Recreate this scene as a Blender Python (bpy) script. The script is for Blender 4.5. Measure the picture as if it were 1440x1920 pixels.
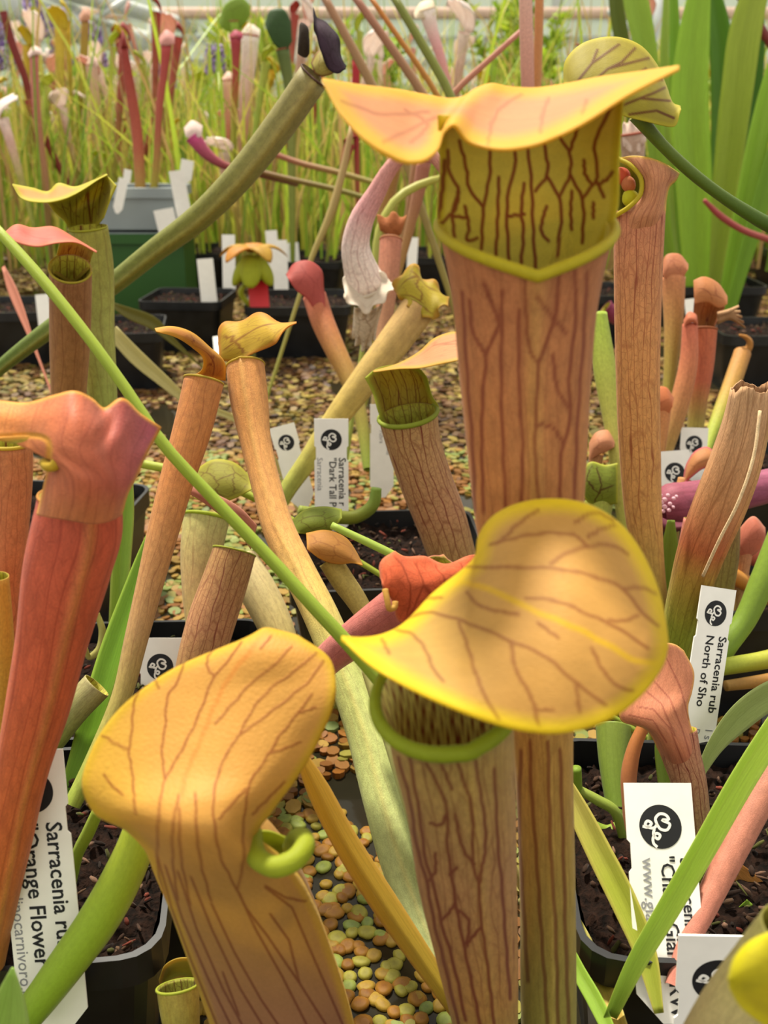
import bpy, math, random
import numpy as np
from mathutils import Vector

for o in list(bpy.data.objects):
    bpy.data.objects.remove(o)
SC = bpy.context.scene
COL = SC.collection
random.seed(4)
RNG = np.random.default_rng(7)

# ------------------------------------------------------------------ camera, world, sun, exposure
FPX, PITCH, CAMZ = 1900.0, math.atan(760 / 1900.0), 0.24
cam = bpy.data.cameras.new('camera')
cam.sensor_fit = 'VERTICAL'
cam.sensor_height = 36.0
cam.lens = FPX / 1920 * 36.0
cam.clip_start, cam.clip_end = 0.005, 200
cam.dof.use_dof = True
cam.dof.focus_distance = 0.36
cam.dof.aperture_fstop = 22.0
camo = bpy.data.objects.new('camera', cam)
COL.objects.link(camo)
camo.location = (0, 0, CAMZ)
camo.rotation_euler = (math.pi / 2 - PITCH, 0, 0)
SC.camera = camo

w = bpy.data.worlds.new('sky')
SC.world = w
w.use_nodes = True
bg = w.node_tree.nodes['Background']
bg.inputs[0].default_value = (1.0, 0.965, 0.86, 1)
bg.inputs[1].default_value = 0.86
sun = bpy.data.lights.new('sun', 'SUN')
sun.energy = 5.4
sun.angle = math.radians(6)
sun.color = (1.0, 0.94, 0.80)
suno = bpy.data.objects.new('sun', sun)
COL.objects.link(suno)
suno.rotation_euler = (math.radians(-24), math.radians(-14), 0)
suno.location = (-1, 1, 3)
SC.view_settings.view_transform = 'Standard'
SC.view_settings.look = 'None'
SC.view_settings.exposure = 0.54
SC.view_settings.gamma = 1.0
SC.view_settings.use_curve_mapping = False

# ------------------------------------------------------------------ helpers: projection, curves, meshes
SP, CP = math.sin(PITCH), math.cos(PITCH)
def ray(px, py):
    a, b = (px - 720) / FPX, (960 - py) / FPX
    return np.array([a, b * SP + CP, b * CP - SP])
def P(px, py, Y):                       # the point at distance Y (world y) seen at a pixel
    d = ray(px, py)
    return np.array([0, 0, CAMZ]) + d * (Y / d[1])
def G(px, py, z=0.0):                   # the point at height z seen at a pixel
    d = ray(px, py)
    return np.array([0, 0, CAMZ]) + d * ((z - CAMZ) / d[2])
def mpp(px, py, Y):                     # metres per pixel there
    return (Y / ray(px, py)[1]) / FPX
def hexc(h):
    if not isinstance(h, str):
        return np.array(h, float)
    h = h.lstrip('#')
    c = np.array([int(h[i:i + 2], 16) / 255 for i in (0, 2, 4)])
    return np.where(c <= 0.04045, c / 12.92, ((c + 0.055) / 1.055) ** 2.4)
def sm(a, b, x):
    t = np.clip((np.asarray(x, float) - a) / (b - a), 0, 1)
    return t * t * (3 - 2 * t)
def path(pts, n, t=None):
    """smooth curve through points (N x D) sampled at n places (or at the fractions t)"""
    A = np.asarray(pts, float)
    if len(A) == 1:
        return np.repeat(A, n, 0)
    k = min(3, A.shape[1])
    d = np.linalg.norm(np.diff(A[:, :k], axis=0), axis=1) + 1e-9
    s = np.concatenate([[0], np.cumsum(d)]); s /= s[-1]
    m = np.zeros_like(A)
    sl = np.diff(A, axis=0) / np.diff(s)[:, None]
    m[0], m[-1] = sl[0], sl[-1]
    if len(A) > 2:
        h = np.diff(s)[:, None]
        m[1:-1] = (sl[:-1] * h[1:] + sl[1:] * h[:-1]) / (h[1:] + h[:-1])
    q = np.linspace(0, 1, n) if t is None else np.asarray(t)
    i = np.clip(np.searchsorted(s, q, side='right') - 1, 0, len(A) - 2)
    hh = (s[i + 1] - s[i])
    x = ((q - s[i]) / hh)[:, None]
    hh = hh[:, None]
    return ((2*x**3 - 3*x**2 + 1) * A[i] + (x**3 - 2*x**2 + x) * hh * m[i]
            + (-2*x**3 + 3*x**2) * A[i + 1] + (x**3 - x**2) * hh * m[i + 1])
def ramp(cols, s):
    xs = [c[0] for c in cols]
    cs = np.array([hexc(c[1]) for c in cols])
    return np.stack([np.interp(s, xs, cs[:, k]) for k in range(3)], -1)
def gridf(n, m, closed=False, off=0):
    i, j = np.meshgrid(np.arange(n - 1), np.arange(m if closed else m - 1), indexing='ij')
    j2 = (j + 1) % m
    return (np.stack([i * m + j, i * m + j2, (i + 1) * m + j2, (i + 1) * m + j], -1).reshape(-1, 4) + off)
def mesh(name, V, F, mat, col=None, vein=None, tc=None, vs=None, smooth=True):
    me = bpy.data.meshes.new(name)
    V = np.asarray(V, float)
    if isinstance(F, np.ndarray):
        F = F.tolist()
    me.from_pydata(V.tolist(), [], F)
    if smooth:
        me.polygons.foreach_set('use_smooth', np.ones(len(me.polygons), bool))
    n = len(V)
    if col is not None:
        c = np.ones((n, 4), np.float32); c[:, :3] = col
        a = me.attributes.new('Col', 'FLOAT_COLOR', 'POINT'); a.data.foreach_set('color', c.ravel())
    for nm, v in (('vein', vein), ('vs', vs)):
        if v is not None:
            a = me.attributes.new(nm, 'FLOAT', 'POINT')
            a.data.foreach_set('value', np.broadcast_to(np.asarray(v, np.float32), (n,)).astype(np.float32))
    if tc is not None:
        a = me.attributes.new('tc', 'FLOAT_VECTOR', 'POINT'); a.data.foreach_set('vector', np.asarray(tc, np.float32).ravel())
    if mat:
        me.materials.append(mat)
    me.update()
    return me
def obj(name, me, parent=None, loc=(0, 0, 0)):
    o = bpy.data.objects.new(name, me)
    COL.objects.link(o)
    o.location = loc
    if parent is not None:
        o.parent = parent
    return o
def tag(o, label=None, cat=None, group=None, kind=None):
    for k, v in (('label', label), ('category', cat), ('group', group), ('kind', kind)):
        if v:
            o[k] = v
    return o
def thing(name, label, cat, loc, group=None):
    o = bpy.data.objects.new(name, None)
    COL.objects.link(o)
    o.empty_display_size = 0.01
    o.location = [float(x) for x in loc]
    return tag(o, label, cat, group)

# ------------------------------------------------------------------ materials
def newmat(name):
    m = bpy.data.materials.new(name)
    m.use_nodes = True
    nt = m.node_tree
    nt.nodes.clear()
    return m, nt
def N(nt, t, **kw):
    n = nt.nodes.new(t)
    for k, v in kw.items():
        if k.startswith('i_'):
            n.inputs[k[2:]].default_value = v
        else:
            setattr(n, k, v)
    return n
def skin_material(name, trans=0.25, rough=0.58, mott=0.2, vcol=(0.36, 0.10, 0.12), spec=0.28, lines=False):
    m, nt = newmat(name)
    L = nt.links.new
    out = N(nt, 'ShaderNodeOutputMaterial')
    col = N(nt, 'ShaderNodeAttribute', attribute_name='Col')
    tc = N(nt, 'ShaderNodeAttribute', attribute_name='tc')
    vn = N(nt, 'ShaderNodeAttribute', attribute_name='vein')
    vs = N(nt, 'ShaderNodeAttribute', attribute_name='vs')
    wn = N(nt, 'ShaderNodeTexNoise'); wn.inputs['Scale'].default_value = 0.9; wn.inputs['Detail'].default_value = 2
    L(tc.outputs['Vector'], wn.inputs['Vector'])
    wm = N(nt, 'ShaderNodeVectorMath', operation='MULTIPLY_ADD')
    L(wn.outputs['Color'], wm.inputs[0]); wm.inputs[1].default_value = (0.6, 0.6, 0.0)
    L(tc.outputs['Vector'], wm.inputs[2])
    def veins(scale, lo, hi, zk):
        sc_ = N(nt, 'ShaderNodeVectorMath', operation='MULTIPLY'); L(wm.outputs[0], sc_.inputs[0]); sc_.inputs[1].default_value = (1, zk, 1)
        vo = N(nt, 'ShaderNodeTexVoronoi', feature='DISTANCE_TO_EDGE', voronoi_dimensions='2D'); vo.inputs['Scale'].default_value = scale
        L(sc_.outputs[0], vo.inputs['Vector'])
        mr = N(nt, 'ShaderNodeMapRange', interpolation_type='SMOOTHSTEP')
        L(vo.outputs['Distance'], mr.inputs['Value'])
        mr.inputs['From Min'].default_value = lo; mr.inputs['From Max'].default_value = hi
        mr.inputs['To Min'].default_value = 1; mr.inputs['To Max'].default_value = 0
        return mr.outputs['Result']
    v1 = veins(1.0, 0.0, 0.085, 0.3)
    if lines:                           # long main veins running down the tube, with a finer net between them
        ln_s = N(nt, 'ShaderNodeVectorMath', operation='MULTIPLY'); L(tc.outputs['Vector'], ln_s.inputs[0]); ln_s.inputs[1].default_value = (0.55, 0.16, 0.0)
        ln_n = N(nt, 'ShaderNodeTexNoise'); ln_n.inputs['Scale'].default_value = 1.0; ln_n.inputs['Detail'].default_value = 2; L(ln_s.outputs[0], ln_n.inputs['Vector'])
        sx = N(nt, 'ShaderNodeSeparateXYZ'); L(tc.outputs['Vector'], sx.inputs[0])
        ma = N(nt, 'ShaderNodeMath', operation='MULTIPLY_ADD'); L(ln_n.outputs['Fac'], ma.inputs[0]); ma.inputs[1].default_value = 2.2; L(sx.outputs['X'], ma.inputs[2])
        pp = N(nt, 'ShaderNodeMath', operation='PINGPONG'); L(ma.outputs[0], pp.inputs[0]); pp.inputs[1].default_value = 0.5
        lr = N(nt, 'ShaderNodeMapRange', interpolation_type='SMOOTHSTEP'); L(pp.outputs[0], lr.inputs['Value'])
        lr.inputs['From Min'].default_value = 0.015; lr.inputs['From Max'].default_value = 0.085; lr.inputs['To Min'].default_value = 1; lr.inputs['To Max'].default_value = 0
        vh = N(nt, 'ShaderNodeMath', operation='MULTIPLY'); L(v1, vh.inputs[0]); vh.inputs[1].default_value = 0.5
        vx = N(nt, 'ShaderNodeMath', operation='MAXIMUM'); L(lr.outputs['Result'], vx.inputs[0]); L(vh.outputs[0], vx.inputs[1])
        v1 = vx.outputs[0]
    v2 = veins(1.8, 0.0, 0.08, 1.0)
    v2m = N(nt, 'ShaderNodeMath', operation='MULTIPLY'); L(v2, v2m.inputs[0]); v2m.inputs[1].default_value = 0.5
    vm = N(nt, 'ShaderNodeMath', operation='MAXIMUM'); L(v1, vm.inputs[0]); L(v2m.outputs[0], vm.inputs[1])
    pv = N(nt, 'ShaderNodeMath', operation='MULTIPLY'); L(vm.outputs[0], pv.inputs[0]); L(vs.outputs['Fac'], pv.inputs[1])
    mx = N(nt, 'ShaderNodeMath', operation='MAXIMUM', use_clamp=True); L(pv.outputs[0], mx.inputs[0]); L(vn.outputs['Fac'], mx.inputs[1])
    # mottling
    n1 = N(nt, 'ShaderNodeTexNoise'); n1.inputs['Scale'].default_value = 2.2; n1.inputs['Detail'].default_value = 5
    L(tc.outputs['Vector'], n1.inputs['Vector'])
    n2 = N(nt, 'ShaderNodeTexNoise'); n2.inputs['Scale'].default_value = 17; n2.inputs['Detail'].default_value = 3
    L(tc.outputs['Vector'], n2.inputs['Vector'])
    ad = N(nt, 'ShaderNodeMath', operation='ADD'); L(n1.outputs['Fac'], ad.inputs[0]); L(n2.outputs['Fac'], ad.inputs[1])
    mr = N(nt, 'ShaderNodeMapRange'); L(ad.outputs[0], mr.inputs['Value'])
    mr.inputs['From Min'].default_value = 0.6; mr.inputs['From Max'].default_value = 1.4
    mr.inputs['To Min'].default_value = 1 - mott; mr.inputs['To Max'].default_value = 1 + mott
    mu = N(nt, 'ShaderNodeVectorMath', operation='SCALE'); L(col.outputs['Color'], mu.inputs[0]); L(mr.outputs['Result'], mu.inputs['Scale'])
    vc = N(nt, 'ShaderNodeVectorMath', operation='MULTIPLY'); L(col.outputs['Color'], vc.inputs[0]); vc.inputs[1].default_value = vcol
    mixc = N(nt, 'ShaderNodeMix', data_type='RGBA'); L(mx.outputs[0], mixc.inputs['Factor'])
    L(mu.outputs[0], mixc.inputs['A']); L(vc.outputs[0], mixc.inputs['B'])
    hm = N(nt, 'ShaderNodeMath', operation='MULTIPLY_ADD'); L(mx.outputs[0], hm.inputs[0]); hm.inputs[1].default_value = -0.5; L(n2.outputs['Fac'], hm.inputs[2])
    bp = N(nt, 'ShaderNodeBump'); bp.inputs['Strength'].default_value = 0.28; bp.inputs['Distance'].default_value = 0.0006
    L(hm.outputs[0], bp.inputs['Height'])
    pr = N(nt, 'ShaderNodeBsdfPrincipled')
    L(mixc.outputs['Result'], pr.inputs['Base Color']); pr.inputs['Roughness'].default_value = rough
    pr.inputs['Specular IOR Level'].default_value = spec
    pr.inputs['Sheen Weight'].default_value = 0.07; pr.inputs['Sheen Roughness'].default_value = 0.45
    L(bp.outputs['Normal'], pr.inputs['Normal'])
    tr = N(nt, 'ShaderNodeBsdfTranslucent'); L(mixc.outputs['Result'], tr.inputs['Color'])
    ms = N(nt, 'ShaderNodeMixShader'); ms.inputs[0].default_value = trans
    L(pr.outputs[0], ms.inputs[1]); L(tr.outputs[0], ms.inputs[2]); L(ms.outputs[0], out.inputs['Surface'])
    return m
M_SKIN = skin_material('pitcher_skin', trans=0.12, mott=0.28, lines=True)
M_LID = skin_material('pitcher_lid', trans=0.4, mott=0.10)
M_LEAF = skin_material('green_leaf', trans=0.3, rough=0.4, mott=0.14, vcol=(0.55, 0.6, 0.4), lines=True)
M_DRY = skin_material('dry_leaf', trans=0.15, rough=0.75, mott=0.35, vcol=(0.45, 0.35, 0.3), spec=0.1)

def plain(name, c, rough=0.6, var=0.15, scale=40, spec=0.4, bump=0.0, c2=None):
    m, nt = newmat(name)
    L = nt.links.new
    out = N(nt, 'ShaderNodeOutputMaterial'); pr = N(nt, 'ShaderNodeBsdfPrincipled')
    co = N(nt, 'ShaderNodeTexCoord'); no = N(nt, 'ShaderNodeTexNoise'); no.inputs['Scale'].default_value = scale; no.inputs['Detail'].default_value = 4
    L(co.outputs['Object'], no.inputs['Vector'])
    a = hexc(c); b = hexc(c2) if c2 else a * (1 - var)
    mx = N(nt, 'ShaderNodeMix', data_type='RGBA')
    mr = N(nt, 'ShaderNodeMapRange'); L(no.outputs['Fac'], mr.inputs['Value']); mr.inputs['From Min'].default_value = 0.35; mr.inputs['From Max'].default_value = 0.65
    L(mr.outputs['Result'], mx.inputs['Factor'])
    mx.inputs['A'].default_value = (*a, 1); mx.inputs['B'].default_value = (*b, 1)
    L(mx.outputs['Result'], pr.inputs['Base Color'])
    pr.inputs['Roughness'].default_value = rough; pr.inputs['Specular IOR Level'].default_value = spec
    if bump:
        bp = N(nt, 'ShaderNodeBump'); bp.inputs['Distance'].default_value = bump; bp.inputs['Strength'].default_value = 0.7
        L(no.outputs['Fac'], bp.inputs['Height']); L(bp.outputs['Normal'], pr.inputs['Normal'])
    L(pr.outputs[0], out.inputs['Surface'])
    return m
M_POT = plain('black_pot_plastic', '#101113', rough=0.4, scale=60, c2='#1b1c1e')
M_SOIL = plain('peat_soil', '#0b0705', rough=0.95, scale=320, c2='#251710', bump=0.004, spec=0.1)
M_CHIP = None
M_TAG = plain('white_plastic_tag', '#f2efe8', rough=0.45, var=0.05, scale=120)
M_INK = plain('black_ink', '#15151a', rough=0.6, scale=200)
M_GREY_INK = plain('grey_ink', '#8f8f94', rough=0.6, scale=200)
M_STEEL = plain('galvanised_steel', '#c4c8c6', rough=0.5, scale=8)
M_BEAM = plain('rusty_pink_pipe', '#d8b8a4', rough=0.6, scale=8)
M_CRATE = plain('grey_plastic_crate', '#8d9698', rough=0.5, scale=10)
M_GREENBOX = plain('green_plastic', '#27521c', rough=0.5, scale=10)

# water
def water_material():
    m, nt = newmat('dark_bog_water')
    L = nt.links.new
    out = N(nt, 'ShaderNodeOutputMaterial'); pr = N(nt, 'ShaderNodeBsdfPrincipled')
    co = N(nt, 'ShaderNodeTexCoord'); no = N(nt, 'ShaderNodeTexNoise'); no.inputs['Scale'].default_value = 14; no.inputs['Detail'].default_value = 5
    L(co.outputs['Object'], no.inputs['Vector'])
    mx = N(nt, 'ShaderNodeMix', data_type='RGBA'); L(no.outputs['Fac'], mx.inputs['Factor'])
    mx.inputs['A'].default_value = (0.006, 0.007, 0.005, 1); mx.inputs['B'].default_value = (0.03, 0.022, 0.010, 1)
    L(mx.outputs['Result'], pr.inputs['Base Color'])
    pr.inputs['Roughness'].default_value = 0.05; pr.inputs['IOR'].default_value = 1.33; pr.inputs['Specular IOR Level'].default_value = 0.3
    bp = N(nt, 'ShaderNodeBump'); bp.inputs['Distance'].default_value = 0.001; bp.inputs['Strength'].default_value = 0.3
    L(no.outputs['Fac'], bp.inputs['Height']); L(bp.outputs['Normal'], pr.inputs['Normal'])
    L(pr.outputs[0], out.inputs['Surface'])
    return m
M_WATER = water_material()
def pane_material():
    m, nt = newmat('hazy_greenhouse_pane')
    L = nt.links.new
    out = N(nt, 'ShaderNodeOutputMaterial')
    co = N(nt, 'ShaderNodeTexCoord'); no = N(nt, 'ShaderNodeTexNoise'); no.inputs['Scale'].default_value = 0.9; no.inputs['Detail'].default_value = 3
    L(co.outputs['Object'], no.inputs['Vector'])
    mx = N(nt, 'ShaderNodeMix', data_type='RGBA'); L(no.outputs['Fac'], mx.inputs['Factor'])
    mx.inputs['A'].default_value = (0.40, 0.47, 0.40, 1); mx.inputs['B'].default_value = (0.58, 0.62, 0.55, 1)
    df = N(nt, 'ShaderNodeBsdfDiffuse'); tr = N(nt, 'ShaderNodeBsdfTranslucent'); gl = N(nt, 'ShaderNodeBsdfTransparent')
    L(mx.outputs['Result'], df.inputs['Color']); L(mx.outputs['Result'], tr.inputs['Color'])
    m1 = N(nt, 'ShaderNodeMixShader'); m1.inputs[0].default_value = 0.6; L(df.outputs[0], m1.inputs[1]); L(tr.outputs[0], m1.inputs[2])
    m2 = N(nt, 'ShaderNodeMixShader'); m2.inputs[0].default_value = 0.25; L(m1.outputs[0], m2.inputs[1]); L(gl.outputs[0], m2.inputs[2])
    L(m2.outputs[0], out.inputs['Surface'])
    return m
M_PANE = pane_material()

# ------------------------------------------------------------------ solid shapes
def box(x0, x1, y0, y1, z0, z1):
    V = [(x, y, z) for z in (z0, z1) for y in (y0, y1) for x in (x0, x1)]
    F = [(0, 2, 3, 1), (4, 5, 7, 6), (0, 1, 5, 4), (2, 6, 7, 3), (0, 4, 6, 2), (1, 3, 7, 5)]
    return np.array(V, float), F
def bar(a, b, r, n=6):
    a, b = np.asarray(a, float), np.asarray(b, float)
    return sweep(np.array([a, b]), np.array([r, r]), n)
def frames(C, ref):
    T = np.gradient(C, axis=0)
    T /= np.linalg.norm(T, axis=1)[:, None] + 1e-12
    U = np.zeros_like(C)
    u = np.asarray(ref, float)
    for i in range(len(C)):
        u = u - T[i] * np.dot(u, T[i])
        nn = np.linalg.norm(u)
        if nn < 1e-6:
            u = np.cross(T[i], [0.3, 0.5, 0.8]); nn = np.linalg.norm(u)
        u = u / nn
        U[i] = u
    W = np.cross(T, U)
    return T, U, W
def sweep(C, R, n=8, ref=(0, -1, 0.1), cap=True, flat=1.0):
    T, U, W = frames(C, ref)
    th = np.linspace(0, 2 * np.pi, n, endpoint=False)
    R = np.broadcast_to(R, (len(C),))
    V = C[:, None] + R[:, None, None] * (np.cos(th)[None, :, None] * U[:, None] * flat + np.sin(th)[None, :, None] * W[:, None])
    F = gridf(len(C), n, True).tolist()
    if cap:
        F.append(list(range(n))[::-1]); F.append([(len(C) - 1) * n + k for k in range(n)])
    return V.reshape(-1, 3), F
def join(parts):
    Vs, Fs, o = [], [], 0
    for V, F in parts:
        V = np.asarray(V)
        Fs += [[i + o for i in f] for f in (F.tolist() if isinstance(F, np.ndarray) else F)]
        Vs.append(V); o += len(V)
    return np.concatenate(Vs), Fs

# ------------------------------------------------------------------ pitchers: tube + rim + lid
def rooted(c, dr):
    """where a tube running on along dr is rooted: in the peat of a pot, else on the bench under the water"""
    e = c + dr * ((-0.004 - c[2]) / dr[2])
    if not in_pot(e[0], e[1]):
        e = c + dr * ((-0.074 - c[2]) / dr[2])
    return e
class Pit: pass
def proj(V):
    d = np.asarray(V) - [0, 0, CAMZ]
    f = d[:, 1] * CP - d[:, 2] * SP
    return np.column_stack([720 + FPX * d[:, 0] / f, 960 - FPX * (d[:, 1] * SP + d[:, 2] * CP) / f])
def pitcher(label, pts, Yt, Yb=None, cols=((0, '#c98a4a'), (1, '#9aa53c')), az=0.0, drop=0.0, vee=False, nc=15, vs=0.6, rim='#b9c63a',
            rimr=0.07, ns=70, nt=36, group=None, inner=None, innervs=1.0, wing=None, wingw=0.10, stretch=0.22, name='trumpet_pitcher',
            cat='pitcher plant', mat=None, hollow=True, flat=1.0, ground=True, part='tube', ivein=None, iveins=None, iveinw=5.5, oveins=None, oveinw=4.0, oveink=.7, ragged=0.0, rimarc=None):
    """pts: (px, py, width px) from the mouth down the tube; Yt, Yb the distances of mouth and base."""
    p = Pit()
    A = np.array([q[:3] for q in pts], float)
    if Yb is None:
        Yb = G(A[-1, 0], A[-1, 1], 0.0)[1]
    d = np.concatenate([[0], np.cumsum(np.linalg.norm(np.diff(A[:, :2], axis=0), axis=1))]); d /= d[-1]
    Ys = Yt + (Yb - Yt) * d if np.isscalar(Yt) else np.interp(d, np.linspace(0, 1, len(Yt)), Yt)
    C = np.array([P(a[0], a[1], y) for a, y in zip(A, Ys)])
    R = np.array([a[2] / 2 * mpp(a[0], a[1], y) for a, y in zip(A, Ys)])
    if ground and C[-1, 2] > 0.002:
        dr = C[-1] - C[-2]; dr /= np.linalg.norm(dr)
        if dr[2] > -0.45:
            dr = np.array([dr[0] * 0.5, dr[1] * 0.3, -0.8]); dr /= np.linalg.norm(dr)
        e = rooted(C[-1], dr)
        C = np.vstack([C, e]); R = np.append(R, R[-1] * 0.7)
        cols = [(c[0] * 0.999, c[1]) for c in cols]
    S = path(np.column_stack([C, R]), ns)
    C, R = S[:, :3], np.maximum(S[:, 3], 0.0003)
    base = C[-1].copy()
    p.e = thing(name, label, cat, base, group)
    p.base, p.C, p.R = base, C, R
    a = math.radians(az)
    front = np.array([math.sin(a), -math.cos(a), 0.0])
    T, U, W = frames(C, front)          # T points down the tube
    p.T, p.U, p.W = T, U, W
    th = np.linspace(0, 2 * np.pi, nt, endpoint=False)
    fr = np.cos(th)
    wrapd = np.abs((th + np.pi) % (2 * np.pi) - np.pi)
    shape = np.ones((ns, nt))
    if wing:
        shape = shape * (1 + wing * np.exp(-(wrapd / wingw) ** 2))[None, :]
    if vee:
        moff = drop * np.clip(1 - wrapd / (np.pi * 0.55), 0, 1)
    else:
        moff = drop * (1 + fr) / 2
    if ragged:
        g_ = np.random.default_rng(11)
        moff = moff + ragged * (np.repeat(g_.uniform(-1, 1, nt // 3 + 1), 3)[:nt] * .7 + g_.uniform(-1, 1, nt) * .3 + np.sin(th * 3))
    ln = np.concatenate([[0], np.cumsum(np.linalg.norm(np.diff(C, axis=0), axis=1))])
    fall = np.clip(1 - ln / (3.2 * R[0]), 0, 1)
    rr = R[:, None] * shape
    V = C[:, None] + rr[..., None] * (fr[None, :, None] * U[:, None] * flat + np.sin(th)[None, :, None] * W[:, None])
    V = V + (fall[:, None] * moff[None, :] * R[0])[..., None] * T[:, None]
    p.mouth = V[0].copy()
    s = ln / ln[-1]
    col = np.repeat(ramp(cols, s)[:, None], nt, 1)
    if wing:
        wc = np.exp(-(wrapd / (wingw * 1.3)) ** 2)[None, :, None] * 0.25
        col = col * (1 - wc) + wc * hexc('#c9a850')
    kk = nc / (2 * np.pi)
    seed = RNG.uniform(0, 50)
    im = ns // 3
    away = C[im] - np.array([0, 0, CAMZ])
    ths = math.atan2(float(np.dot(W[im], away)), float(np.dot(U[im], away)))
    phi = (th - ths) % (2 * np.pi)       # the seam of the pattern lies on the far side
    tc = np.stack(np.broadcast_arrays(phi[None] * kk + seed, (ln / R.mean())[:, None] * kk * stretch * 2.2, np.full((1, nt), seed)), -1)
    vsa = np.full((ns, nt), vs) * (1 - 0.75 * sm(0.55, 1.0, s))[:, None]
    Vs, Fs, Cs, Ts, Vv, Vn = [V.reshape(-1, 3)], gridf(ns, nt, True).tolist(), [col.reshape(-1, 3)], [tc.reshape(-1, 3)], [vsa.ravel()], [np.zeros(ns * nt) if not oveins else sm(oveinw, oveinw * .25, seg_dist(proj(V.reshape(-1, 3)), oveins)) * oveink]
    if hollow:                          # inner wall running back down the throat
        ni = 70 if iveins else 12
        dep = np.linspace(0, min(4.2 * R[0], ln[-1] * 0.5), ni)
        idx = [np.interp(dep, ln, np.arange(ns))]
        Ci = np.stack([np.interp(dep, ln, C[:, k]) for k in range(3)], -1)
        Ri = np.interp(dep, ln, R) * 0.93 * (1 - 0.2 * sm(0.7, 1, dep / dep[-1]))
        Ti, Ui, Wi = [np.stack([np.interp(dep, ln, X[:, k]) for k in range(3)], -1) for X in (T, U, W)]
        fi = np.clip(1 - dep / (3.2 * R[0]), 0, 1)
        Vi = Ci[:, None] + Ri[:, None, None] * (fr[None, :, None] * Ui[:, None] * flat + np.sin(th)[None, :, None] * Wi[:, None])
        Vi = Vi + (fi[:, None] * moff[None, :] * R[0])[..., None] * Ti[:, None]
        o = ns * nt
        Vs.append(Vi.reshape(-1, 3))
        f = gridf(ni, nt, True, o)[:, ::-1].tolist()
        Fs += f
        Fs += [[j, o + j, o + (j + 1) % nt, (j + 1) % nt] for j in range(nt)]
        ic = hexc(inner or '#b3ae35')
        Cs.append(np.tile(ic, (ni * nt, 1)))
        ti = np.stack(np.broadcast_arrays(((th[None] + .5) % (2 * np.pi)) * kk + seed + 9, (dep / R.mean())[:, None] * kk * stretch * 2.2, np.full((1, nt), seed)), -1)
        Ts.append(ti.reshape(-1, 3)); Vv.append(np.full(ni * nt, innervs))
        vn = np.zeros((ni, nt))
        if ivein:                       # broad dark streaks running down the throat
            g = np.random.default_rng(3)
            wob = np.sin(dep / R[0] * 9 + 1)[:, None] * 0.05
            ph = (th[None] + wob) * ivein / (2 * np.pi)
            fp = np.abs((ph % 1) - 0.5)
            wv = 0.14 + 0.07 * np.sin(np.floor(ph) * 2.3)
            vn = sm(wv + 0.08, wv, fp) * 1.0
        if iveins:
            vn = sm(iveinw, iveinw * .25, seg_dist(proj(Vi.reshape(-1, 3)), iveins)) * (np.abs(np.tile(wrapd, ni)) > 1.2)
        Vn.append(vn.ravel())
    p.tube = obj(part, mesh(part, np.concatenate(Vs) - base, Fs, mat or M_SKIN, np.concatenate(Cs), np.concatenate(Vn), np.concatenate(Ts), np.concatenate(Vv)), p.e)
    if rim:
        qa = np.linspace(-np.pi, np.pi, 59, endpoint=False) if rimarc is None else np.linspace(-rimarc, rimarc, 59)
        ringc = np.stack([np.interp(qa % (2 * np.pi), np.append(th, 2 * np.pi), np.append(p.mouth[:, k], p.mouth[0, k])) for k in range(3)], -1)
        rr0 = R[0] * rimr * (1 + 0.25 * np.cos(qa))
        nT = np.gradient(np.vstack([ringc[-1:], ringc, ringc[:1]]), axis=0)[1:-1] if rimarc is None else np.gradient(ringc, axis=0)
        nT /= np.linalg.norm(nT, axis=1)[:, None] + 1e-12
        out_ = ringc - C[0]; out_ -= nT * np.sum(out_ * nT, 1)[:, None]; out_ /= np.linalg.norm(out_, axis=1)[:, None]
        bb = np.cross(nT, out_)
        t8 = np.linspace(0, 2 * np.pi, 8, endpoint=False)
        rv = ringc[:, None] + rr0[:, None, None] * (np.cos(t8)[None, :, None] * out_[:, None] + np.sin(t8)[None, :, None] * bb[:, None])
        n = len(ringc)
        F = [[i * 8 + j, i * 8 + (j + 1) % 8, ((i + 1) % n) * 8 + (j + 1) % 8, ((i + 1) % n) * 8 + j] for i in range(n if rimarc is None else n - 1) for j in range(8)]
        if rimarc is not None:
            F += [list(range(8))[::-1], [(n - 1) * 8 + j for j in range(8)]]
        rv = rv.reshape(-1, 3)
        obj('rim', mesh('rim', rv - base, F, M_LID, np.tile(hexc(rim), (len(rv), 1)), 0.0, rv * 200, 0.0), p.e)
    return p

def seg_dist(pts, lines):
    """distance of points (N,2) to polylines; each polyline (list of (x,y[,w]))"""
    best = np.full(len(pts), 1e9)
    for ln in lines:
        q = np.array([l[:2] for l in ln], float)
        a, b = q[:-1], q[1:]
        ab = b - a
        L2 = (ab ** 2).sum(1) + 1e-9
        t = np.clip(((pts[:, None] - a[None]) * ab[None]).sum(-1) / L2[None], 0, 1)
        d = np.linalg.norm(pts[:, None] - (a[None] + t[..., None] * ab[None]), axis=-1).min(1)
        best = np.minimum(best, d)
    return best
def vpts(ox, oy, sc, lines):
    r = []
    for l in lines:
        q = path([(ox + x * sc, oy + y * sc) for x, y in l], 3 * len(l) + 2)
        k = np.arange(len(q))
        q[1:-1] += np.column_stack([np.sin(k * 2.1 + l[0][0]), np.cos(k * 1.7 + l[0][1])])[1:-1] * 1.1
        r.append([tuple(v) for v in q])
    return r

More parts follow.
